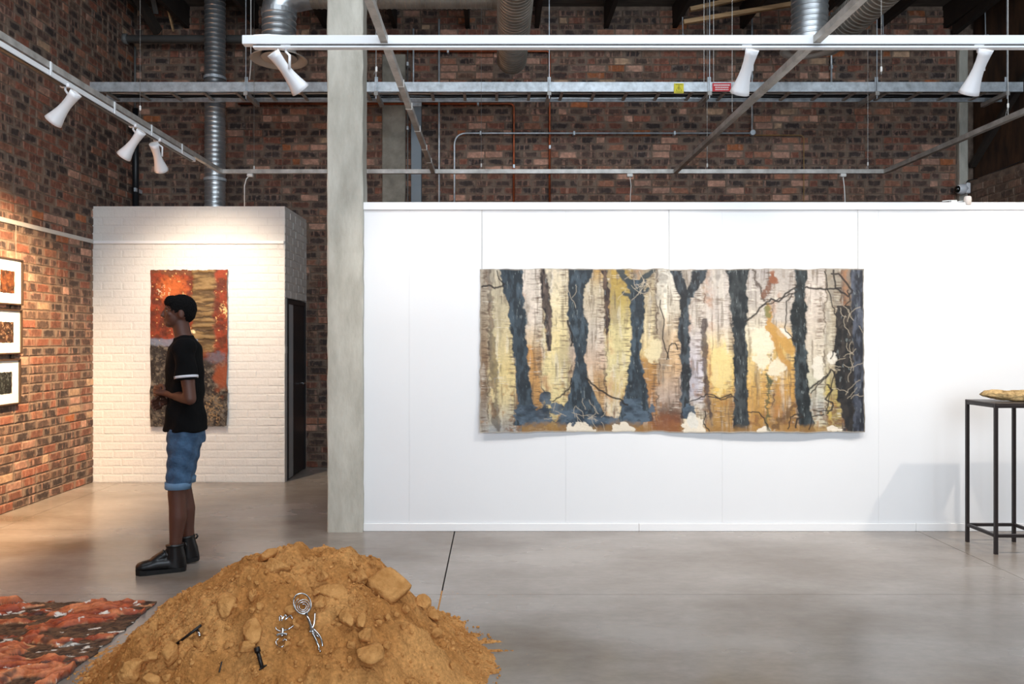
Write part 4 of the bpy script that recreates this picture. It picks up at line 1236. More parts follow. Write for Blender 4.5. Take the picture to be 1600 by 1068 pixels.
def trunk(L_, c, dark, a=1.0, rag=1.0, sd=60):
    global img
    ysn = [q[0] for q in L_]
    lo = np.interp(Y, ysn, [q[1] for q in L_]); hi = np.interp(Y, ysn, [q[2] for q in L_])
    w1 = (fbm(X / 14, Y / 12, sd) - .5) * 9 * rag; w2 = (fbm(X / 5, Y / 5, sd + 3) - .5) * 4 * rag
    m = smooth(-1.6, 1.6, X - lo + w1 + w2) * smooth(-1.6, 1.6, hi - X + w1 - w2) * (Y >= ysn[0] - 3) * (Y <= ysn[-1] + 3)
    tex = fbm(X / 5, Y / 14, sd + 7)
    t2 = smooth(.35, .7, tex)[..., None] * (.55 + .75 * smooth(.35, .65, fbm(X / 22, Y / 30, sd + 9)))[..., None]
    cc = lin(dark) * (1 - t2) + lin(c) * t2
    m = (m * a)[..., None]
    img = img * (1 - m) + cc * m
    li = smooth(.70, .80, fbm(X / 2.5, Y / 9, sd + 11)) * m[..., 0]
    img = put_c(img, li * .45, (140, 150, 150))
BLU, DK = (66, 82, 94), (36, 46, 54)
trunk([(420, 780, 816), (460, 789, 817), (500, 797, 821), (560, 803, 825), (620, 808, 830), (645, 806, 836), (660, 804, 842)], BLU, DK, sd=61)
trunk([(420, 886, 928), (450, 887, 914), (490, 886, 912), (515, 891, 921), (555, 897, 914), (600, 892, 920), (630, 884, 936), (670, 872, 958)], BLU, DK, sd=71)
trunk([(440, 976, 1008), (456, 984, 1004), (510, 986, 1006), (555, 984, 999), (585, 980, 1005), (615, 975, 1012), (655, 966, 1020)], BLU, DK, sd=81)
for pts, w in (([(990, 452), (978, 436), (968, 422)], 4.5), ([(1000, 452), (1008, 434), (1020, 424)], 4.5), ([(982, 462), (972, 456)], 2.5), ([(1004, 460), (1014, 452)], 2.5)):
    img = stroke(img, X, Y, wig(pts, 4, 1.2, int(w * 10)), w, (50, 62, 68), .95, 1.5, wb=wob, k=1.0)
trunk([(425, 1046, 1066), (440, 1052, 1070), (462, 1062, 1076), (510, 1059, 1076), (560, 1062, 1077), (605, 1064, 1079), (650, 1062, 1076)], (70, 80, 88), (36, 38, 42), sd=91)
trunk([(422, 1082, 1103), (440, 1076, 1098), (462, 1068, 1084)], (70, 80, 88), (36, 38, 42), sd=95)
trunk([(422, 1132, 1171), (445, 1138, 1164), (480, 1140, 1168), (515, 1143, 1164), (570, 1145, 1167), (625, 1145, 1164), (672, 1143, 1168)], (64, 70, 72), (28, 34, 38), sd=101)
trunk([(422, 1242, 1260), (455, 1241, 1258), (485, 1234, 1258), (515, 1236, 1258), (570, 1239, 1260), (625, 1241, 1262), (672, 1246, 1270)], (62, 72, 76), (26, 32, 34), sd=111)
trunk([(420, 1326, 1352), (470, 1328, 1352), (520, 1330, 1352), (600, 1328, 1352), (674, 1322, 1352)], (78, 84, 98), (40, 44, 54), rag=.7, sd=121)
trunk([(480, 1306, 1326), (520, 1303, 1330), (600, 1302, 1330), (672, 1318, 1330)], (60, 52, 46), (26, 24, 24), sd=127)
trunk([(422, 843, 852), (455, 846, 858), (490, 849, 862), (520, 852, 862), (545, 856, 860)], (110, 92, 80), (44, 34, 32), sd=131)
trunk([(425, 940, 947), (470, 944, 952), (526, 946, 950)], (96, 74, 60), (50, 36, 32), sd=137)
trunk([(500, 1095, 1103), (560, 1096, 1103), (610, 1100, 1106), (660, 1108, 1112)], (90, 74, 70), (60, 46, 46), .85, sd=141)
trunk([(420, 760, 766), (520, 762, 772), (600, 768, 778), (672, 774, 782)], (120, 92, 70), (56, 38, 30), .6, rag=1.6, sd=145)
# roots and pools
for cx_, cy_, rx_, ry_ in ((834, 650, 30, 17), (905, 655, 40, 16), (992, 645, 28, 20), (1076, 640, 10, 14), (868, 640, 12, 10), (948, 660, 26, 12), (852, 625, 8, 16)):
    dd = ((X - cx_) / rx_) ** 2 + ((Y - cy_) / ry_) ** 2 + (fbm(X / 12, Y / 8, 150) - .5) * 2.6
    tx = smooth(.3, .75, fbm(X / 14, Y / 9, 151))[..., None]
    m = ((1 - smooth(.75, 1.05, dd)) * .95)[..., None]
    img = img * (1 - m) + (lin((40, 54, 68)) * (1 - tx) + lin((84, 104, 122)) * tx) * m
# ochre forest floor
fl_ = smooth(657, 668, Y + wob * 1.6) * (X > 815) * (X < 1300)
img = put_c(img, fl_ * .7, (168, 120, 40))
img = put_c(img, smooth(640, 664, Y + wob * 2) * smooth(1010, 1030, X) * (1 - smooth(1055, 1070, X)) * .7, (140, 72, 28))
for cx_, cy_, rx_, ry_ in ((907, 672, 20, 14), (972, 670, 18, 10), (1083, 668, 16, 18), (1192, 672, 12, 8), (1300, 670, 10, 6)):
    dd = ((X - cx_) / rx_) ** 2 + ((Y - cy_) / ry_) ** 2 + (fbm(X / 8, Y / 8, 160) - .5) * 2.4
    img = put_c(img, 1 - smooth(.8, 1.1, dd), (238, 224, 200))
# bright clearing between the right trunks
for cx_, cy_, rx_, ry_, c in ((1192, 545, 20, 30, (242, 228, 196)), (1212, 575, 14, 16, (240, 226, 194)), (1222, 520, 16, 8, (240, 230, 214)), (1126, 575, 16, 34, (238, 210, 130)), (1080, 655, 8, 12, (226, 222, 210)), (1020, 545, 14, 22, (236, 218, 168)), (1276, 575, 10, 22, (236, 226, 206)), (1298, 560, 8, 14, (238, 230, 214))):
    dd = ((X - cx_) / rx_) ** 2 + ((Y - cy_) / ry_) ** 2 + (fbm(X / 11, Y / 11, 170) - .5) * 2.6 + (fbm(X / 3, Y / 3, 171) - .5) * .5
    img = put_c(img, (1 - smooth(.6, 1.15, dd)) * .85, c)
for pts, w, c in (([(1200, 478), (1206, 510), (1212, 540), (1222, 560), (1232, 575)], 4.5, (196, 140, 40)), ([(1206, 515), (1222, 530), (1236, 548)], 7, (204, 150, 48)), ([(1197, 585), (1198, 600), (1196, 670)], 2.4, (96, 90, 50)),
                  ([(1206, 668), (1224, 650), (1238, 632)], 3, (110, 76, 36)), ([(1176, 422), (1186, 455), (1190, 468)], 2.2, (70, 50, 36)), ([(1204, 428), (1200, 446), (1190, 462)], 3.6, (120, 70, 40)), ([(1204, 426), (1205, 438)], 4.5, (150, 84, 44)), ([(1198, 482), (1200, 492)], 5, (120, 120, 60)), ([(1197, 590), (1198, 594)], 4, (80, 88, 60))):
    img = stroke(img, X, Y, wig(pts, 4, 1.2, int(w * 10)), w, c, .85, 1.8, wb=wob + (fbm(X / 5, Y / 5, 175) - .5) * 8, k=1.2)
# dark vines
vines = [[(1300, 422), (1304, 450), (1322, 462), (1330, 455), (1312, 430), (1298, 428)], [(1288, 424), (1292, 452), (1300, 478), (1306, 500), (1308, 525), (1302, 545), (1296, 560)], [(1322, 452), (1326, 470), (1314, 482), (1318, 504), (1310, 510)],
         [(1164, 502), (1176, 494), (1188, 478), (1204, 468), (1216, 470), (1230, 456), (1244, 448)], [(1190, 478), (1208, 472), (1226, 462), (1244, 455)], [(1236, 458), (1226, 475), (1228, 495), (1224, 512), (1238, 530), (1244, 534)], [(1256, 448), (1270, 450), (1290, 452), (1312, 450)],
         [(1078, 627), (1092, 622), (1106, 614), (1120, 622), (1140, 616), (1150, 625)], [(1106, 617), (1124, 624), (1141, 619)], [(1264, 606), (1274, 598), (1286, 590), (1298, 576), (1304, 590)], [(1264, 614), (1276, 600), (1292, 586)], [(1288, 640), (1296, 610), (1302, 580)], [(1290, 600), (1298, 608), (1288, 622), (1300, 632), (1290, 645)],
         [(1166, 642), (1182, 644), (1192, 654), (1196, 668)], [(1228, 668), (1232, 650), (1246, 645), (1252, 650)], [(1238, 668), (1240, 655), (1250, 650)], [(1268, 640), (1282, 642), (1290, 640)], [(1260, 668), (1266, 650), (1284, 646)],
         [(752, 448), (764, 446), (774, 450), (786, 445)], [(776, 422), (780, 436), (788, 444)], [(862, 626), (878, 616), (890, 606), (892, 590)], [(916, 590), (932, 606), (950, 618), (968, 624), (980, 632)], [(1030, 470), (1036, 500), (1034, 530), (1044, 560)], [(1040, 560), (1046, 540), (1054, 535), (1058, 546)], [(886, 500), (894, 520), (892, 540)], [(1100, 640), (1098, 660), (1106, 672)]]
for i, pts in enumerate(vines):
    img = stroke(img, X, Y, wig(pts, 4, 1.4, i), .9 + .5 * (i % 3 == 0), (36, 28, 24), .9, .6)
# pale scratched roots
rr = random.Random(4)
for i in range(60):
    cx_, cy_ = rr.choice([(905, 640), (890, 450), (985, 445), (1325, 560), (1330, 620), (1330, 500), (930, 650), (860, 650), (1300, 575), (1012, 440)])
    a = rr.uniform(0, 6.28); l_ = rr.uniform(12, 34)
    pts = [(cx_ + rr.uniform(-12, 12), cy_ + rr.uniform(-10, 10))]
    for k in range(4):
        a += rr.uniform(-.6, .6)
        pts.append((pts[-1][0] + math.cos(a) * l_ / 4, pts[-1][1] + math.sin(a) * l_ / 4))
    img = stroke(img, X, Y, wig(pts, 3, .6, i + 50), .45, (206, 188, 160), .6, .5)
# raw edge
edge = np.minimum(np.minimum(X - 750, 1348 - X), np.minimum(Y - 420, 674 - Y))
img = put_c(img, (1 - smooth(.5, 2.4, edge + wob * .15)) * .7, (176, 166, 150))
lum = img @ np.array([.3, .59, .11])
img = (img * .86 + lum[..., None] * .14) * .88
I_, J_ = np.meshgrid(np.linspace(0, 1, W), np.linspace(0, 1, H))
off = .012 + .006 * np.sin(I_ * 9 + 1) * J_ + .034 * J_ ** 3 * (.55 + .45 * np.sin(I_ * 7.5 + 2.2)) + .018 * np.exp(-((I_ - .97) / .03) ** 2) * (.4 + .6 * J_) + (fbm(X / 12, Y / 8, 200) - .5) * .004
a, b = P(750, 420, WY), P(1348.5, 674, WY)
fcv = grid_art('forest_canvas', W, H, a.x, b.x, b.z, a.z, WY, img, off, 'wide unframed canvas painting of dark tree trunks hung on the white partition', 'painting', edge=.008, seed=301)
for px, nm in ((753, 'left corner'), (1045, 'middle'), (1340, 'right corner')):
    q = P(px, 330, WY)
    MB().tube([(q.x, WY - .006, PZ - .05), (q.x, WY - .006, a.z - .004)], .0015, 5).build('hanging_cord', M_WIRE, fcv)

# ---- red mixed-media work on the cubicle
W, H = 180, 364
gx = np.linspace(238, 357, W); gy = np.linspace(422, 665, H)
X, Y = np.meshgrid(gx, gy)
wob = (fbm(X / 14, Y / 12, 403) - .5) * 14 + (fbm(X / 4, Y / 4, 408) - .5) * 7
n1 = fbm(X / 10, Y / 10, 410); n2 = fbm(X / 4, Y / 4, 420); n3 = fbm(X / 2.2, Y / 2.2, 425)
t = smooth(.3, .7, n1)[..., None]
img = lin((88, 36, 22)) * (1 - t) + lin((140, 56, 30)) * t
img = put_c(img, smooth(.5, .7, n2) * .7, (96, 50, 30))
g = 1 - smooth(.3, 1.1, np.hypot((X - 272) / 28, (Y - 450) / 24) + (n2 - .5))
img = put_c(img, g * .9, (190, 96, 44))
img = put_c(img, smooth(.62, .72, n3) * (1 - smooth(.4, 1.0, np.hypot((X - 258) / 14, (Y - 456) / 12))), (236, 214, 180))
img = put_c(img, (1 - smooth(.6, 1.1, np.hypot((X - 276) / 42, (Y - 424) / 9) + (n1 - .5))) * .8, (104, 64, 40))
# olive ruched cloth strip
m = smooth(300, 306, X + wob * .7) * (1 - smooth(332, 340, X + wob * .7)) * (1 - smooth(545, 556, Y + wob))
fold = fbm(X / 22, Y / 4.5, 430, 3)
cl = lin((84, 64, 40)) * (1 - smooth(.3, .7, fold)[..., None]) + lin((140, 114, 76)) * smooth(.3, .7, fold)[..., None]
img = img * (1 - m[..., None]) + cl * m[..., None]
for k, (y_, s_) in enumerate(((473, 3), (497, -2), (515, 3), (486, 1), (532, -3))):
    img = stroke(img, X, Y, wig([(308, y_), (322, y_ + s_), (336, y_ - 1)], 4, 1, k), 1.0, (52, 38, 24), .8, .8)
# grey and black ground below
low = smooth(532, 542, Y + wob * .8 + (X > 300) * -26)
gt = smooth(.3, .7, n2)[..., None]
gt = gt * smooth(.25, .75, n1)[..., None]
lowc = lin((40, 34, 32)) * (1 - gt) + lin((116, 106, 94)) * gt
img = img * (1 - low[..., None]) + lowc * low[..., None]
img = put_c(img, (1 - smooth(.5, 1.1, np.abs((Y + wob * .5 - 534) / 7))) * (X < 312) * .75, (120, 132, 150))
img = put_c(img, smooth(.66, .76, n3) * low * .5, (150, 134, 110))
img = put_c(img, smooth(.63, .7, fbm(X / 3, Y / 3, 440)) * low * .5, (24, 20, 20))
img = put_c(img, (1 - smooth(.5, 1.1, np.hypot((X - 350) / 16, (Y - 585) / 30) + (n1 - .5))) * .9, (140, 70, 40))
img = put_c(img, (1 - smooth(.5, 1.1, np.hypot((X - 340) / 20, (Y - 558) / 10) + (n2 - .5))) * .8, (92, 92, 104))
img = put_c(img, (1 - smooth(.5, 1.1, np.hypot((X - 330) / 22, (Y - 640) / 26) + (n2 - .5))) * smooth(.45, .6, n3) * .8, (150, 122, 88))
img = put_c(img, smooth(.74, .80, fbm(X / 4, Y / 4, 450)) * .8 * (1 - low) * (1 - m), (226, 186, 124))
img = put_c(img, (1 - smooth(.4, 1.1, np.hypot((X - 352) / 9, (Y - 482) / 10) + (n2 - .5))) * smooth(.45, .6, n3), (226, 190, 130))
for px_, py_ in ((296, 512), (300, 519), (305, 518), (298, 526)):
    img = put_c(img, 1 - smooth(2, 4, np.hypot(X - px_, Y - py_) + (n2 - .5) * 3), (246, 220, 170))
I_, J_ = np.meshgrid(np.linspace(0, 1, W), np.linspace(0, 1, H))
off = .030 + m * (.018 * fold) + .010 * n1 + .006 * n2 + .012 * J_ ** 2
a, b = P(238, 422, CUBEY), P(357, 665, CUBEY)
mmp = grid_art('mixed_media_panel', W, H, a.x, b.x, b.z, a.z, CUBEY, img, off, 'tall rust red and grey textured artwork hung on the white brick cubicle', 'artwork', edge=.010, thick=.012, matname='mixed_media', rough=.7, seed=501)
for px in (241, 323):
    q = P(px, 400, CUBEY - .02)
    MB().tube([(q.x, CUBEY - .012, 2.45), (q.x, CUBEY - .012, a.z - .006)], .0014, 5).build('hanging_cord', M_WIREWHITE, mmp)

# ---- three framed pictures on the left wall
def framed(z0, z1, y0, y1, kind, label):
    t = thing('framed_picture', label, 'picture', (LX, (y0 + y1) / 2, z0), 'framed pictures on the left wall')
    w = .012; dpt = .035
    x0, x1 = LX + .010, LX + .010 + dpt
    fr = MB()
    fr.box((x0, y0, z0), (x1, y1, z0 + w)).box((x0, y0, z1 - w), (x1, y1, z1)).box((x0, y0, z0 + w), (x1, y0 + w, z1 - w)).box((x0, y1 - w, z0 + w), (x1, y1, z1 - w))
    fr.build('frame', M_FRAMEDARK, t)
    MB().box((x0, y0 + w, z0 + w), (x0 + .018, y1 - w, z1 - w)).build('mat_board', M_MATBOARD, t)
    n = 44
    py0, py1 = y0 + .105, y1 - .105; pz0, pz1 = z0 + .098, z1 - .108
    A, B = np.meshgrid(np.linspace(0, 1, n), np.linspace(0, 1, n))
    k = fbm(A * 4, B * 4, 600 + kind * 9); k2 = fbm(A * 12, B * 12, 605 + kind * 9)
    pal = [((96, 54, 30), (46, 28, 18), (120, 74, 40)), ((70, 46, 34), (32, 22, 18), (140, 114, 92)), ((28, 32, 32), (12, 14, 15), (84, 92, 92))][kind]
    s = smooth(.3, .7, k)[..., None]
    im = lin(pal[0]) * s + lin(pal[1]) * (1 - s)
    im = put_c(im, smooth(.58, .72, k2) * .8, pal[2])
    xx = x0 + .0195 + .002 * k2
    V = np.stack([xx, py0 + (py1 - py0) * A + (fbm(B * 9, B * 0, 7) - .5) * .008, pz0 + (pz1 - pz0) * B + (fbm(A * 9, A * 0, 9) - .5) * .008], -1).reshape(-1, 3)
    idx = np.arange(n * n).reshape(n, n)
    F = np.stack([idx[:-1, :-1], idx[:-1, 1:], idx[1:, 1:], idx[1:, :-1]], -1).reshape(-1, 4)
    me = bpy.data.meshes.new('print'); me.from_pydata(V.tolist(), [], F.tolist()); me.update()
    at = me.color_attributes.new('Col', 'FLOAT_COLOR', 'POINT')
    cc = np.ones((n * n, 4), np.float32); cc[:, :3] = im.reshape(-1, 3); at.data.foreach_set('color', cc.ravel())
    put('print', me, attr_mat('print_ink', .6, var=.05), t)
    return t
fp = framed(1.765, 2.160, 6.285, 6.685, 0, 'top framed picture on the left brick wall, rust print')
framed(1.345, 1.726, 6.275, 6.672, 1, 'middle framed picture on the left brick wall, brown print')
framed(.915, 1.303, 6.26, 6.650, 2, 'lowest framed picture on the left brick wall, black print')
MB().tube([(LX + .03, 6.60, 2.46), (LX + .03, 6.60, 2.155)], .0016, 5).build('hanging_cord', M_WIRE, fp)
for z_, nm in ((1.745, 'upper'), (1.324, 'lower')):
    tag(MB().box((LX + .012, 6.54, z_ - .016), (LX + .03, 6.58, z_ + .016), bev=.003).build('hanging_clip', M_IRON), 'small dark ' + nm + ' clip joining two framed pictures on the left wall', 'clip', 'clips between framed pictures')

# ================================================================== FLOOR ARTWORK
def ground(px, py): 
    Yg = FPX * CAMZ / (py - VY)
    return Vector(((px - VX) * Yg / FPX, Yg, 0))
def textile():
    # quadrilateral on the floor: back edge at y=941, right edge running towards the camera
    c0 = ground(-140, 942); c1 = ground(246, 941); c2 = ground(92, 1068)
    dirn = (c2 - c1).normalized(); c2 = c1 + dirn * 1.7; c3 = c0 + dirn * 1.7
    W, H = 330, 420
    A, B = np.meshgrid(np.linspace(0, 1, W), np.linspace(0, 1, H))
    base = [[(1 - B) * ((1 - A) * c0[k] + A * c1[k]) + B * ((1 - A) * c3[k] + A * c2[k]) for k in range(2)]][0]
    Xw, Yw = base
    # rotate into leaf-like patches lying slantwise
    u = Xw * .93 + Yw * .36; v = -Xw * .36 + Yw * .93
    w1 = (fbm(Xw * 5, Yw * 5, 700) - .5) * 1.3; w2 = (fbm(Xw * 5, Yw * 5, 702) - .5) * 1.3
    lf = fbm(u * 4.2 + w1, v * 10 + w2, 703, 3)
    leaf = (lf - .47) * 5.5
    n1 = fbm(Xw * 14, Yw * 14, 710); n2 = fbm(u * 12 + w1 * 2, v * 46 + w2 * 3, 712); n3 = fbm(Xw * 50, Yw * 50, 714)
    lm = smooth(0, .22, leaf + (n1 - .5) * .5)
    tone = fbm(u * 5 + w2, v * 12 + w1, 720, 2)
    t1 = smooth(.25, .75, n2)[..., None]; t2 = smooth(.3, .8, tone)[..., None]
    leafc = (lin((110, 40, 24)) * (1 - t1) + lin((186, 84, 48)) * t1) * (1 - t2) + (lin((156, 72, 38)) * (1 - t1) + lin((226, 142, 92)) * t1) * t2
    t3 = smooth(.3, .7, n3)[..., None]
    bed = lin((50, 34, 26)) * (1 - t3) + lin((102, 74, 54)) * t3
    img = bed * (1 - lm[..., None]) + leafc * lm[..., None]
    img = put_c(img, smooth(.02, .1, leaf) * (1 - smooth(.1, .24, leaf)) * smooth(.5, .62, n1) * .7, (214, 170, 120))
    img = put_c(img, smooth(.705, .73, fbm(u * 16, v * 34, 730)) , (226, 218, 206))
    img = put_c(img, smooth(.68, .76, fbm(u * 9, v * 22, 735)) * .8, (40, 32, 30))
    z = .006 + np.clip(leaf, 0, 1) * .026 * (.5 + tone) + (n2 - .5) * .050 * lm + (n3 - .5) * .008
    ee = np.minimum(np.minimum(A, 1 - A) * 1.3, np.minimum(B, 1 - B) * 1.7)
    z = np.maximum(.004, z) 
    ed = (fbm(B * 24, B * 0, 740) - .5) * .035 * smooth(.85, 1, A)
    eb = (fbm(A * 24, A * 0, 745) - .5) * .035 * (1 - smooth(0, .12, B))
    V = np.stack([Xw + ed, Yw + eb, z], -1).reshape(-1, 3)
    idx = np.arange(W * H).reshape(H, W)
    F = np.stack([idx[:-1, :-1], idx[1:, :-1], idx[1:, 1:], idx[:-1, 1:]], -1).reshape(-1, 4)
    border = list(idx[0, :]) + list(idx[1:, -1]) + list(idx[-1, -2::-1]) + list(idx[-2:0:-1, 0])
    nb = len(border); Vb = V[border].copy(); Vb[:, 2] = .0008
    bs = len(V)
    faces = F.tolist() + [(border[k], border[(k + 1) % nb], bs + (k + 1) % nb, bs + k) for k in range(nb)] + [tuple(range(bs, bs + nb))]
    me = bpy.data.meshes.new('floor_textile'); me.from_pydata(np.vstack([V, Vb]).tolist(), [], faces); me.update()
    cc = np.ones((bs + nb, 4), np.float32); cc[:bs, :3] = np.clip(img.reshape(-1, 3), 0, 1); cc[bs:, :3] = .08
    me.color_attributes.new('Col', 'FLOAT_COLOR', 'POINT').data.foreach_set('color', cc.ravel())
    sm = np.zeros(len(me.polygons), bool); sm[:len(F)] = True; me.polygons.foreach_set('use_smooth', sm)
    o = put('floor_textile', me, attr_mat('textile_relief', .55, bump=.3, bscale=90, var=.2, vscale=60))
    tag(o, 'rust red crumpled textile artwork with leaf-like patches spread on the floor', 'textile')
textile()

# ================================================================== SOIL MOUND
MX, MY, MR, MHT = -.915, 3.46, .815, .52
def mound_h(x, y):
    x = np.asarray(x, float); y = np.asarray(y, float)
    dx = (x - MX); dy = (y - MY)
    ang = np.arctan2(dy, dx)
    rad = MR * (1 + .10 * (fbm(np.cos(ang) * 1.6 + 9, np.sin(ang) * 1.6 + 9, 801) - .5) * 2)
    r = np.hypot(dx, dy) / rad
    top = .20
    prof = np.where(r < top, 1 - (r / top) ** 2 * .055, np.interp(r, [top, .3, .5, .7, .85, 1.0, 1.15, 1.6], [.95, .895, .71, .465, .255, .055, -.03, -.12]))
    h = prof * MHT
    h = h + .045 * np.exp(-(((x - MX - .36) / .20) ** 2 + ((y - MY - .02) / .26) ** 2))
    fade = smooth(1.12, .8, r) if False else 1 - smooth(.8, 1.12, r)
    h = h + ((fbm(x * 4, y * 4, 811) - .5) * .14 + (fbm(x * 12, y * 12, 813) - .5) * .085) * (.25 + .75 * fade)
    rid = np.abs(fbm(x * 9 + 3, y * 9, 815) - .5) * 2
    h = h + (1 - rid) ** 4 * -.012 * fade + (fbm(x * 40, y * 40, 817) - .5) * .018 * (.4 + .6 * fade)
    # thin swept tongues of soil on the floor at the right
    for (ay, ln, wd) in ((3.72, .17, .030), (3.62, .20, .022), (3.50, .16, .018), (3.42, .18, .016), (3.56, .10, .05), (3.80, .06, .05)):
        tt = (x - (MX + MR * .86)) / (ln + .10)
        w_ = wd * (1 - .6 * np.clip(tt, 0, 1))
        m = np.exp(-((y - ay - .10 * tt * (ay - 3.5)) / w_) ** 2) * (tt > -.5) * (1 - smooth(.75, 1.0, tt + (fbm(x * 60, y * 60, 823) - .5) * .5))
        h = np.maximum(h, m * .011 - .004 + (fbm(x * 45, y * 45, 825) - .5) * .003)
    for (ax, ln) in ((-1.70, .0),):
        m = np.exp(-(((x + 1.66) / .16) ** 2 + ((y - 3.55) / .25) ** 2)) * .014 - .004
        h = np.maximum(h, m + (fbm(x * 60, y * 60, 829) - .5) * .012)
    return h
def mound():
    n = 380
    xs_ = np.linspace(MX - 1.12, MX + 1.25, n); ys_ = np.linspace(MY - 1.05, MY + 1.05, n)
    A, B = np.meshgrid(xs_, ys_)
    Hh = mound_h(A, B)
    fine = (NR.random(A.shape) - .5) * .006
    Hh = Hh + np.where(Hh > .02, fine, fine * .25)
    keepv = Hh > -.006
    Z = np.maximum(Hh, -.004)
    idx = np.arange(n * n).reshape(n, n)
    q = np.stack([idx[:-1, :-1], idx[:-1, 1:], idx[1:, 1:], idx[1:, :-1]], -1).reshape(-1, 4)
    kv = keepv.reshape(-1)
    q = q[kv[q].any(1)]
    used = np.unique(q); remap = -np.ones(n * n, int); remap[used] = np.arange(len(used))
    V = np.stack([A, B, Z], -1).reshape(-1, 3)[used]; q = remap[q]
    me = bpy.data.meshes.new('soil_mound'); me.from_pydata(V.tolist(), [], q.tolist()); me.update()
    k = fbm(V[:, 0] * 6, V[:, 1] * 6, 840); k2 = fbm(V[:, 0] * 30, V[:, 1] * 30, 842)
    s = smooth(.3, .7, k)[:, None]
    c = lin((176, 120, 66)) * (1 - s) + lin((200, 145, 87)) * s
    c = c * (.8 + .4 * k2)[:, None]
    cc = np.ones((len(V), 4), np.float32); cc[:, :3] = c
    me.color_attributes.new('Col', 'FLOAT_COLOR', 'POINT').data.foreach_set('color', cc.ravel())
    me.polygons.foreach_set('use_smooth', [True] * len(me.polygons))
    o = put('soil_mound', me, attr_mat('ochre_soil', .95, bump=.9, bscale=110, var=.22, vscale=70, spec=.1))
    return tag(o, 'heap of ochre soil piled on the concrete floor', 'mound')
MOUND = mound()
M_CLOD = mat('ochre_clod', (180, 124, 68), .95, var=.10, vscale=14, c2=(204, 150, 92), bump=.8, bscale=45, spec=.1)
def hit(px, py):
    """where the view through a pixel meets the heap (or the floor)"""
    d = Vector(((px - VX) / FPX, 1, -(py - VY) / FPX))
    t = np.linspace(1.8, 5.2, 3000)
    z = CAMZ + d.z * t; h = np.maximum(mound_h(d.x * t, t), 0)
    k = int(np.argmax(z <= h))
    return Vector((d.x * t[k], t[k], float(h[k])))
def mnormal(p, e=.03):
    hx = float(mound_h(p.x + e, p.y) - mound_h(p.x - e, p.y)) / (2 * e); hy = float(mound_h(p.x, p.y + e) - mound_h(p.x, p.y - e)) / (2 * e)
    return Vector((-hx, -hy, 1)).normalized()
def clod_mesh(seed, a, b, c, sub=3, boxy=False):
    import bmesh
    bm = bmesh.new(); bmesh.ops.create_icosphere(bm, subdivisions=sub, radius=1.0)
    rr = random.Random(seed)
    planes = []
    for k in range(13):
        v = Vector((rr.gauss(0, 1), rr.gauss(0, 1), rr.gauss(0, 1))).normalized(); planes.append((v, rr.uniform(.42, .80)))
    for v in bm.verts:
        p = v.co.copy()
        if boxy:
            p = Vector([math.copysign(abs(q) ** .42, q) for q in p]) * .92
            p.x += .18 * p.y
        for nrm, dd in ([] if boxy else planes):
            s = p.dot(nrm)
            if s > dd: p -= nrm * (s - dd) * .97
        p *= 1 + rr.uniform(-.035, .035)
        v.co = Vector((p.x * a, p.y * b, p.z * c))
    me = bpy.data.meshes.new('soil_clod'); bm.to_mesh(me); bm.free()
    me.materials.append(M_CLOD)
    me.polygons.foreach_set('use_smooth', [True] * len(me.polygons))
    return me
def clod(px, py, w, h, seed, label, group=None, spin=0.0, flat=.5, sink=.25, boxy=False):
    """w,h in photo pixels"""
    p = hit(px, py); s = FPX / p.y
    a = w / s / 2; b = h / s / 2 * 1.15
    me = clod_mesh(seed, a, b, min(a, b) * flat * 1.4, boxy=boxy)
    o = bpy.data.objects.new('soil_clod', me); COL.objects.link(o)
    nn = mnormal(p, .05)
    qn = Vector((0, 0, 1)).rotation_difference((nn + (Vector((0, -.9, 0)) if boxy else Vector((0, 0, .6)))).normalized())
    o.rotation_mode = 'QUATERNION'
    o.rotation_quaternion = qn @ Matrix.Rotation(spin, 3, 'Z').to_quaternion()
    o.location = p + nn * (min(a, b) * flat * 1.4 * (1 - sink * 2.2))
    return tag(o, label, 'clod', group)
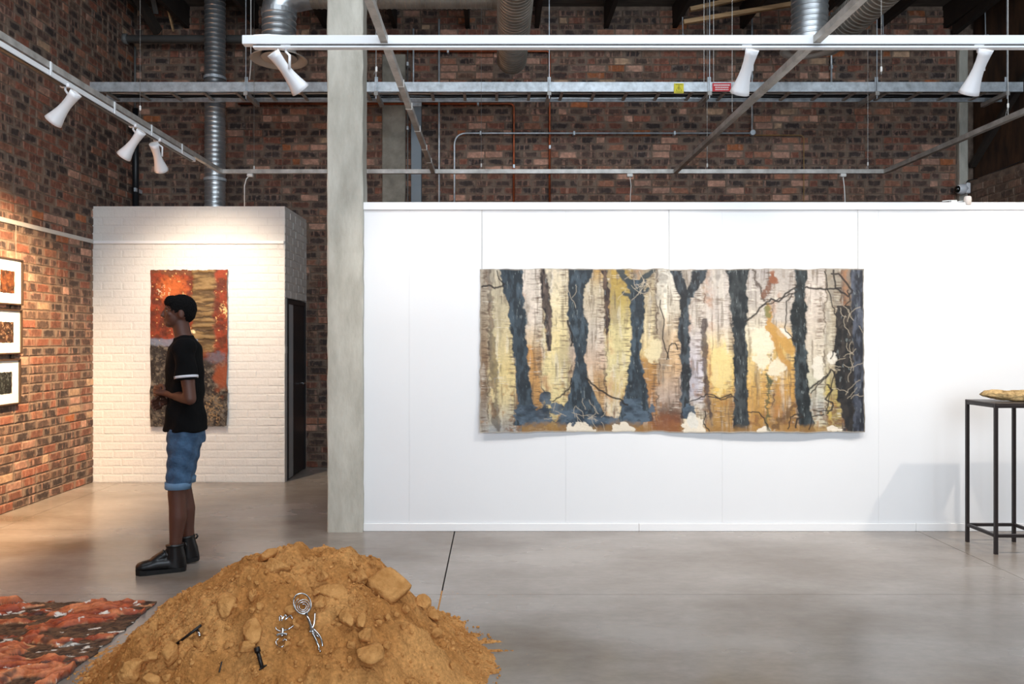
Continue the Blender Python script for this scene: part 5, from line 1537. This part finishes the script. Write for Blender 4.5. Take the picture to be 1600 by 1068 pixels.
big = [(602, 925, 54, 40, -.42, .36, 'largest flat slab of ochre soil near the right crest of the mound'),
       (432, 892, 44, 26, .0, .6, 'big rounded soil lump at the upper left crest of the mound'),
       (420, 874, 36, 20, .1, .7, 'soil lump sitting highest on the left crest of the mound'),
       (563, 976, 18, 24, .2, .9, 'pale round soil lump right of the steel skimmer'),
       (566, 1000, 28, 24, .5, .7, 'soil lump just below the pale round one on the mound'),
       (575, 1024, 40, 46, .1, .5, 'broad pale soil lump low on the right face of the mound'),
       (676, 968, 22, 30, .3, .6, 'upright soil lump at the right edge of the mound'),
       (656, 944, 24, 22, .6, .6, 'soil lump just above the upright one at the right edge'),
       (276, 1025, 34, 34, .2, .8, 'large lump below the dark stick at the left of the mound'),
       (237, 1030, 32, 16, .1, .6, 'flat lump casting a dark gap at the left foot of the mound'),
       (216, 1050, 36, 30, .4, .8, 'round lump at the lower left foot of the mound'),
       (522, 926, 76, 40, -.2, .3, 'broad sunken slab across the middle of the mound'),
       (398, 990, 34, 40, .2, .5, 'lump on the face of the mound left of the wire figure'),
       (388, 1014, 28, 24, .0, .6, 'lump low on the face above the black bolt'),
       (452, 957, 24, 16, .3, .5, 'flat lump behind the comb of the wire figure'),
       (502, 946, 22, 22, .0, .7, 'small round lump right of the skimmer head'),
       (205, 1064, 40, 26, .2, .8, 'lump cut by the bottom edge at the left foot'),
       (240, 1068, 30, 30, .7, .8, 'second lump cut by the bottom edge at the left foot'),
       (352, 948, 36, 46, .5, .35, 'sunken slab on the upper left face of the mound'),
       (543, 968, 26, 34, .1, .5, 'lump on the face left of the pale round one'),
       (395, 932, 20, 18, .4, .7, 'small lump below the upper left crest'),
       (505, 904, 20, 16, .2, .7, 'small lump just under the crest'),
       (560, 905, 30, 22, .2, .6, 'lump left of the largest slab near the crest')]
for i, (px, py, w, h, sp, ft, lb) in enumerate(big):
    clod(px, py, w * 1.12, h * 1.12, 900 + i, lb, spin=sp, flat=ft, sink=.05 if i == 0 else .17, boxy=i == 0)
rr = random.Random(12)
for i in range(60):
    a = rr.uniform(0, 1)
    px = rr.gauss(470, 130); py = rr.uniform(880, 1066)
    p = hit(px, py)
    if p.z < .02: continue
    s = rr.uniform(8, 17)
    clod(px, py, s, s * rr.uniform(.7, 1.1), 1000 + i, 'small crumbly clod of ochre soil scattered on the mound', 'small clods on the mound', spin=rr.uniform(0, 3), flat=.8)
# crumbs: uncountable
def crumbs():
    rs = np.random.default_rng(5)
    t = (1 + 5 ** .5) / 2
    IV = np.array([(-1, t, 0), (1, t, 0), (-1, -t, 0), (1, -t, 0), (0, -1, t), (0, 1, t), (0, -1, -t), (0, 1, -t), (t, 0, -1), (t, 0, 1), (-t, 0, -1), (-t, 0, 1)], float) / 1.9
    IF = np.array([(0, 11, 5), (0, 5, 1), (0, 1, 7), (0, 7, 10), (0, 10, 11), (1, 5, 9), (5, 11, 4), (11, 10, 2), (10, 7, 6), (7, 1, 8), (3, 9, 4), (3, 4, 2), (3, 2, 6), (3, 6, 8), (3, 8, 9), (4, 9, 5), (2, 4, 11), (6, 2, 10), (8, 6, 7), (9, 8, 1)])
    n = 7000
    ang = rs.uniform(0, 2 * np.pi, n); r = np.sqrt(rs.uniform(0, 1, n)) * .95
    x = MX + np.cos(ang) * r; y = MY + np.sin(ang) * r
    h = mound_h(x, y)
    clus = fbm(x * 7, y * 7, 860)
    ok = (h > -.003) & (rs.random(n) < smooth(.35, .65, clus) + .12)
    x, y, h = x[ok], y[ok], np.maximum(h[ok], 0); n = len(x)
    sz = .0025 + .009 * rs.random(n) ** 3
    sc = sz[:, None] * rs.uniform(.7, 1.25, (n, 3))
    V = IV[None] * sc[:, None, :] * rs.uniform(.8, 1.15, (n, 12, 1)) + np.stack([x, y, h + sz * .3], -1)[:, None]
    F = IF[None] + (np.arange(n) * 12)[:, None, None]
    me = bpy.data.meshes.new('soil_crumbs'); me.from_pydata(V.reshape(-1, 3).tolist(), [], F.reshape(-1, 3).tolist()); me.update()
    o = put('soil_crumbs', me, M_CLOD, MOUND); o['kind'] = 'stuff'
crumbs()

# ---- metal tools lying on the heap
def on(px, py, lift=.012):
    p = hit(px, py); return p + mnormal(p, .05) * lift
def up_frame(px, py, dx, dy):
    """frame on the heap: e1 along the pixel direction, e2 across, n away from the heap"""
    p = on(px, py); q = on(px + dx, py + dy)
    n = mnormal(p, .06); e1 = (q - p); e1 = (e1 - n * e1.dot(n)).normalized(); e2 = n.cross(e1)
    return p, e1, e2, n
p, e1, e2, n = up_frame(472, 952, 14, 30)
n2 = (n + Vector((0, -.35, .1))).normalized(); e1 = (e1 - n2 * e1.dot(n2)).normalized(); e2 = n2.cross(e1)
t = thing('coil_skimmer', 'shiny steel coil skimmer with a twisted handle lying on the soil mound', 'utensil', p)
pp = p + n2 * .035
loop = [pp + e1 * (-.046 * math.cos(a)) + e2 * (.033 * math.sin(a)) for a in np.linspace(0, 2 * math.pi, 40)[:-1]]
MB().tube(loop, .0032, 8, closed=True).build('rim', M_STEELSH, t, smooth_=True)
co = []
for k in range(120):
    a = k / 120 * 2 * math.pi * 3; r = .010 + .024 * k / 120
    co.append(pp + e1 * (.010 - r * .95 * math.cos(a) * 1.1) + e2 * (r * .95 * math.sin(a)) - n2 * .008 * (1 - k / 120))
MB().tube(co, .0021, 6).build('coil', M_STEELSH, t, smooth_=True)
MB().tube([pp + e1 * .046, pp + e1 * .075, pp + e1 * .125 - n2 * .012, pp + e1 * .150 - n2 * .020], .0062, 8).build('handle', M_STEELSH, t, smooth_=True)
for s in (-1, 1):
    hx = [pp + e1 * (.10 + .03 * k / 20) + e2 * (.008 * math.cos(k * .9 + s)) + n2 * (.008 * math.sin(k * .9 + s)) - n2 * .012 for k in range(21)]
    MB().tube(hx, .0028, 6).build('binding', M_STEELSH, t, smooth_=True)
MB().tube([pp + e1 * .125 - n2 * .012, pp + e1 * .16 - e2 * (-.022) - n2 * .02], .006, 8).build('peg', M_STEELSH, t, smooth_=True)
def wire_on(pxs, lift=.02, k=6):
    P_ = [on(a, b, lift) for a, b in pxs]
    out = []
    for i in range(len(P_) - 1):
        p0 = P_[max(i - 1, 0)]; p1 = P_[i]; p2 = P_[i + 1]; p3 = P_[min(i + 2, len(P_) - 1)]
        for j in range(k):
            u = j / k
            out.append(.5 * ((2 * p1) + (p2 - p0) * u + (2 * p0 - 5 * p1 + 4 * p2 - p3) * u * u + (3 * p1 - p0 - 3 * p2 + p3) * u ** 3))
    out.append(P_[-1]); return out
t = thing('wire_tongs', 'curved steel tongs crossing the handle of the coil skimmer on the soil', 'utensil', on(492, 995))
MB().tube(wire_on([(494, 962), (493, 978), (489, 987), (484, 992)]), .0042, 8).build('upper_jaw', M_STEELSH, t, smooth_=True)
MB().tube(wire_on([(491, 988), (498, 996), (502, 1006), (503, 1014)]), .0042, 8).build('outer_handle', M_STEELSH, t, smooth_=True)
MB().tube(wire_on([(487, 994), (493, 1008), (496, 1014), (496, 1019), (501, 1023)]), .0046, 8).build('inner_handle', M_STEELSH, t, smooth_=True)
t = thing('wire_figure', 'small steel wire figure with a looped comb on the face of the mound', 'wire figure', on(442, 990))
MB().tube(wire_on([(436, 974), (436, 968), (438, 967), (440, 969), (440, 974), (442, 968), (444, 965), (446, 968), (446, 973), (449, 968), (452, 966), (454, 969), (455, 972)], .02, 4), .003, 6).build('comb', M_STEELSH, t, smooth_=True)
MB().tube(wire_on([(431, 983), (434, 987), (440, 989), (446, 988), (453, 986), (459, 981)], .016), .003, 6).build('bow', M_STEELSH, t, smooth_=True)
MB().tube(wire_on([(442, 987), (442, 998)], .02), .0075, 8).build('post', M_STEELSH, t, smooth_=True)
MB().tube(wire_on([(433, 996), (442, 995), (450, 996)], .022), .0052, 8).build('cross_bar', M_STEELSH, t, smooth_=True)
MB().tube(wire_on([(436, 1000), (432, 1005), (434, 1011), (440, 1013), (446, 1010)], .014), .0028, 6).build('ring', M_STEELSH, t, smooth_=True)
MB().tube(wire_on([(443, 1004), (445, 1001), (449, 1003), (448, 1008), (445, 1010)], .014), .0028, 6).build('ring', M_STEELSH, t, smooth_=True)
t = thing('iron_bolt', 'short black iron bolt with a forked end stuck in the soil', 'bolt', on(406, 1032))
a_, b_ = on(404, 1024, .03), on(410, 1044, .008)
MB().tube([a_, b_], .0075, 10).build('shank', M_IRON, t, smooth_=True)
MB().tube([a_ + (a_ - b_).normalized() * .014, a_ - (a_ - b_).normalized() * .004], .0115, 10).build('head', M_IRON, t, smooth_=True)
MB().tube([b_, on(417, 1040, .008)], [.006, .002], 8).build('prong', M_IRON, t)
MB().tube([b_, on(405, 1048, .008)], [.006, .002], 8).build('prong', M_IRON, t)
t = thing('metal_rod', 'thin dark rod with a bright tip lying on the left slope of the mound', 'rod', on(300, 996))
MB().tube([on(276, 1011, .012), on(319, 980, .02)], .0055, 8).build('shaft', M_IRON, t, smooth_=True)
MB().tube([on(313, 988, .018), on(315, 997, .014)], .0065, 8).build('tip', M_STEELSH, t, smooth_=True)
tag(MB().tube([on(343, 1052, .008), on(348, 1036, .012)], .0028, 6).build('twig', M_IRON), 'tiny dark twig low on the front of the mound', 'twig')

# ================================================================== BLACK PLINTH TABLE WITH DRIFTWOOD
ty0, ty1 = 5.25, 5.59
tx0 = (1557 - VX) * ty0 / FPX - .008
tx1 = tx0 + .36
TZ = 1.035
t = thing('plinth_table', 'tall slim black steel plinth table standing before the white partition', 'table', ((tx0 + tx1) / 2, (ty0 + ty1) / 2, 0))
s_ = .022
MB().box((tx0, ty0, TZ - .012), (tx1, ty1, TZ), bev=.002).build('top', M_TABLETOP, t)
for x in (tx0, tx1 - s_):
    for y in (ty0, ty1 - s_):
        MB().box((x, y, 0), (x + s_, y + s_, TZ - .012), bev=.002).build('leg', M_BLACKSTEEL, t)
for z in (TZ - .034, .115):
    for y in (ty0, ty1 - s_):
        MB().box((tx0 + s_, y, z), (tx1 - s_, y + s_, z + s_), bev=.002).build('rail', M_BLACKSTEEL, t)
    for x in (tx0, tx1 - s_):
        MB().box((x, ty0 + s_, z), (x + s_, ty1 - s_, z + s_), bev=.002).build('rail', M_BLACKSTEEL, t)
# driftwood log
def log():
    ring = 28; n = 46
    V = []; F = []; rr = random.Random(2)
    xa = tx0 + .024; L_ = .42
    A = np.linspace(0, 1, n)
    nx = []
    for i, a in enumerate(A):
        r = .038 * (np.interp(a, [0, .04, .15, .4, .55, .75, .92, 1], [.25, .55, .82, .9, 1.15, 1.1, .8, .3]))
        cy = ty0 + .19 - .08 * a; cz = TZ + .036 + .012 * math.sin(a * 5) * (1 - a) + (.018 * (1 - a / .3) if a < .3 else 0)
        for k in range(ring):
            g = 2 * math.pi * k / ring
            rr_ = r * (1 + .22 * float(fbm(np.array([a * 9 + 3]), np.array([k / ring * 6]), 871)[0] - .5) * 2 + .06 * math.sin(g * 7))
            z = cz + rr_ * math.sin(g)
            V.append((xa + L_ * a + .012 * math.sin(g) * (1 - a), cy + rr_ * 1.25 * math.cos(g), max(z, TZ + .0015)))
    for i in range(n - 1):
        for k in range(ring):
            F.append((i * ring + k, (i + 1) * ring + k, (i + 1) * ring + (k + 1) % ring, i * ring + (k + 1) % ring))
    F.append(tuple(range(ring))); F.append(tuple((n - 1) * ring + k for k in range(ring - 1, -1, -1)))
    o = MB().add(V, F).build('driftwood', mat('driftwood_bark', (128, 102, 62), .85, var=.2, vscale=24, c2=(204, 172, 120), bump=.9, bscale=50, stretch=(.7, 1, 1)), smooth_=True)
    tag(o, 'knobbly pale driftwood log lying on the black plinth table', 'driftwood')
log()
q = P(1563, 613, ty0 + .17)
t = thing('wire_ornament', 'small twisted wire ornament perched on the driftwood log', 'ornament', q)
MB().tube([q + Vector((.014 * math.cos(a) - .004, .006 * math.sin(a * .5), .002 + .012 * math.sin(a))) for a in np.linspace(0, 6.0, 24)], .002, 6).build('loop', M_STEELSH, t, smooth_=True)
MB().tube([q + Vector((x, .003 * math.sin(x * 90), -.012 + .022 * math.sin(max(0, (x - .01)) * 38))) for x in np.linspace(-.01, .09, 20)], .0016, 6).build('arc', M_STEELSH, t, smooth_=True)
MB().tube([q + Vector((-.012, 0, -.012)), q + Vector((.02, .0, -.014)), q + Vector((.05, 0, -.008))], .004, 6).build('base_wire', M_IRON, t, smooth_=True)
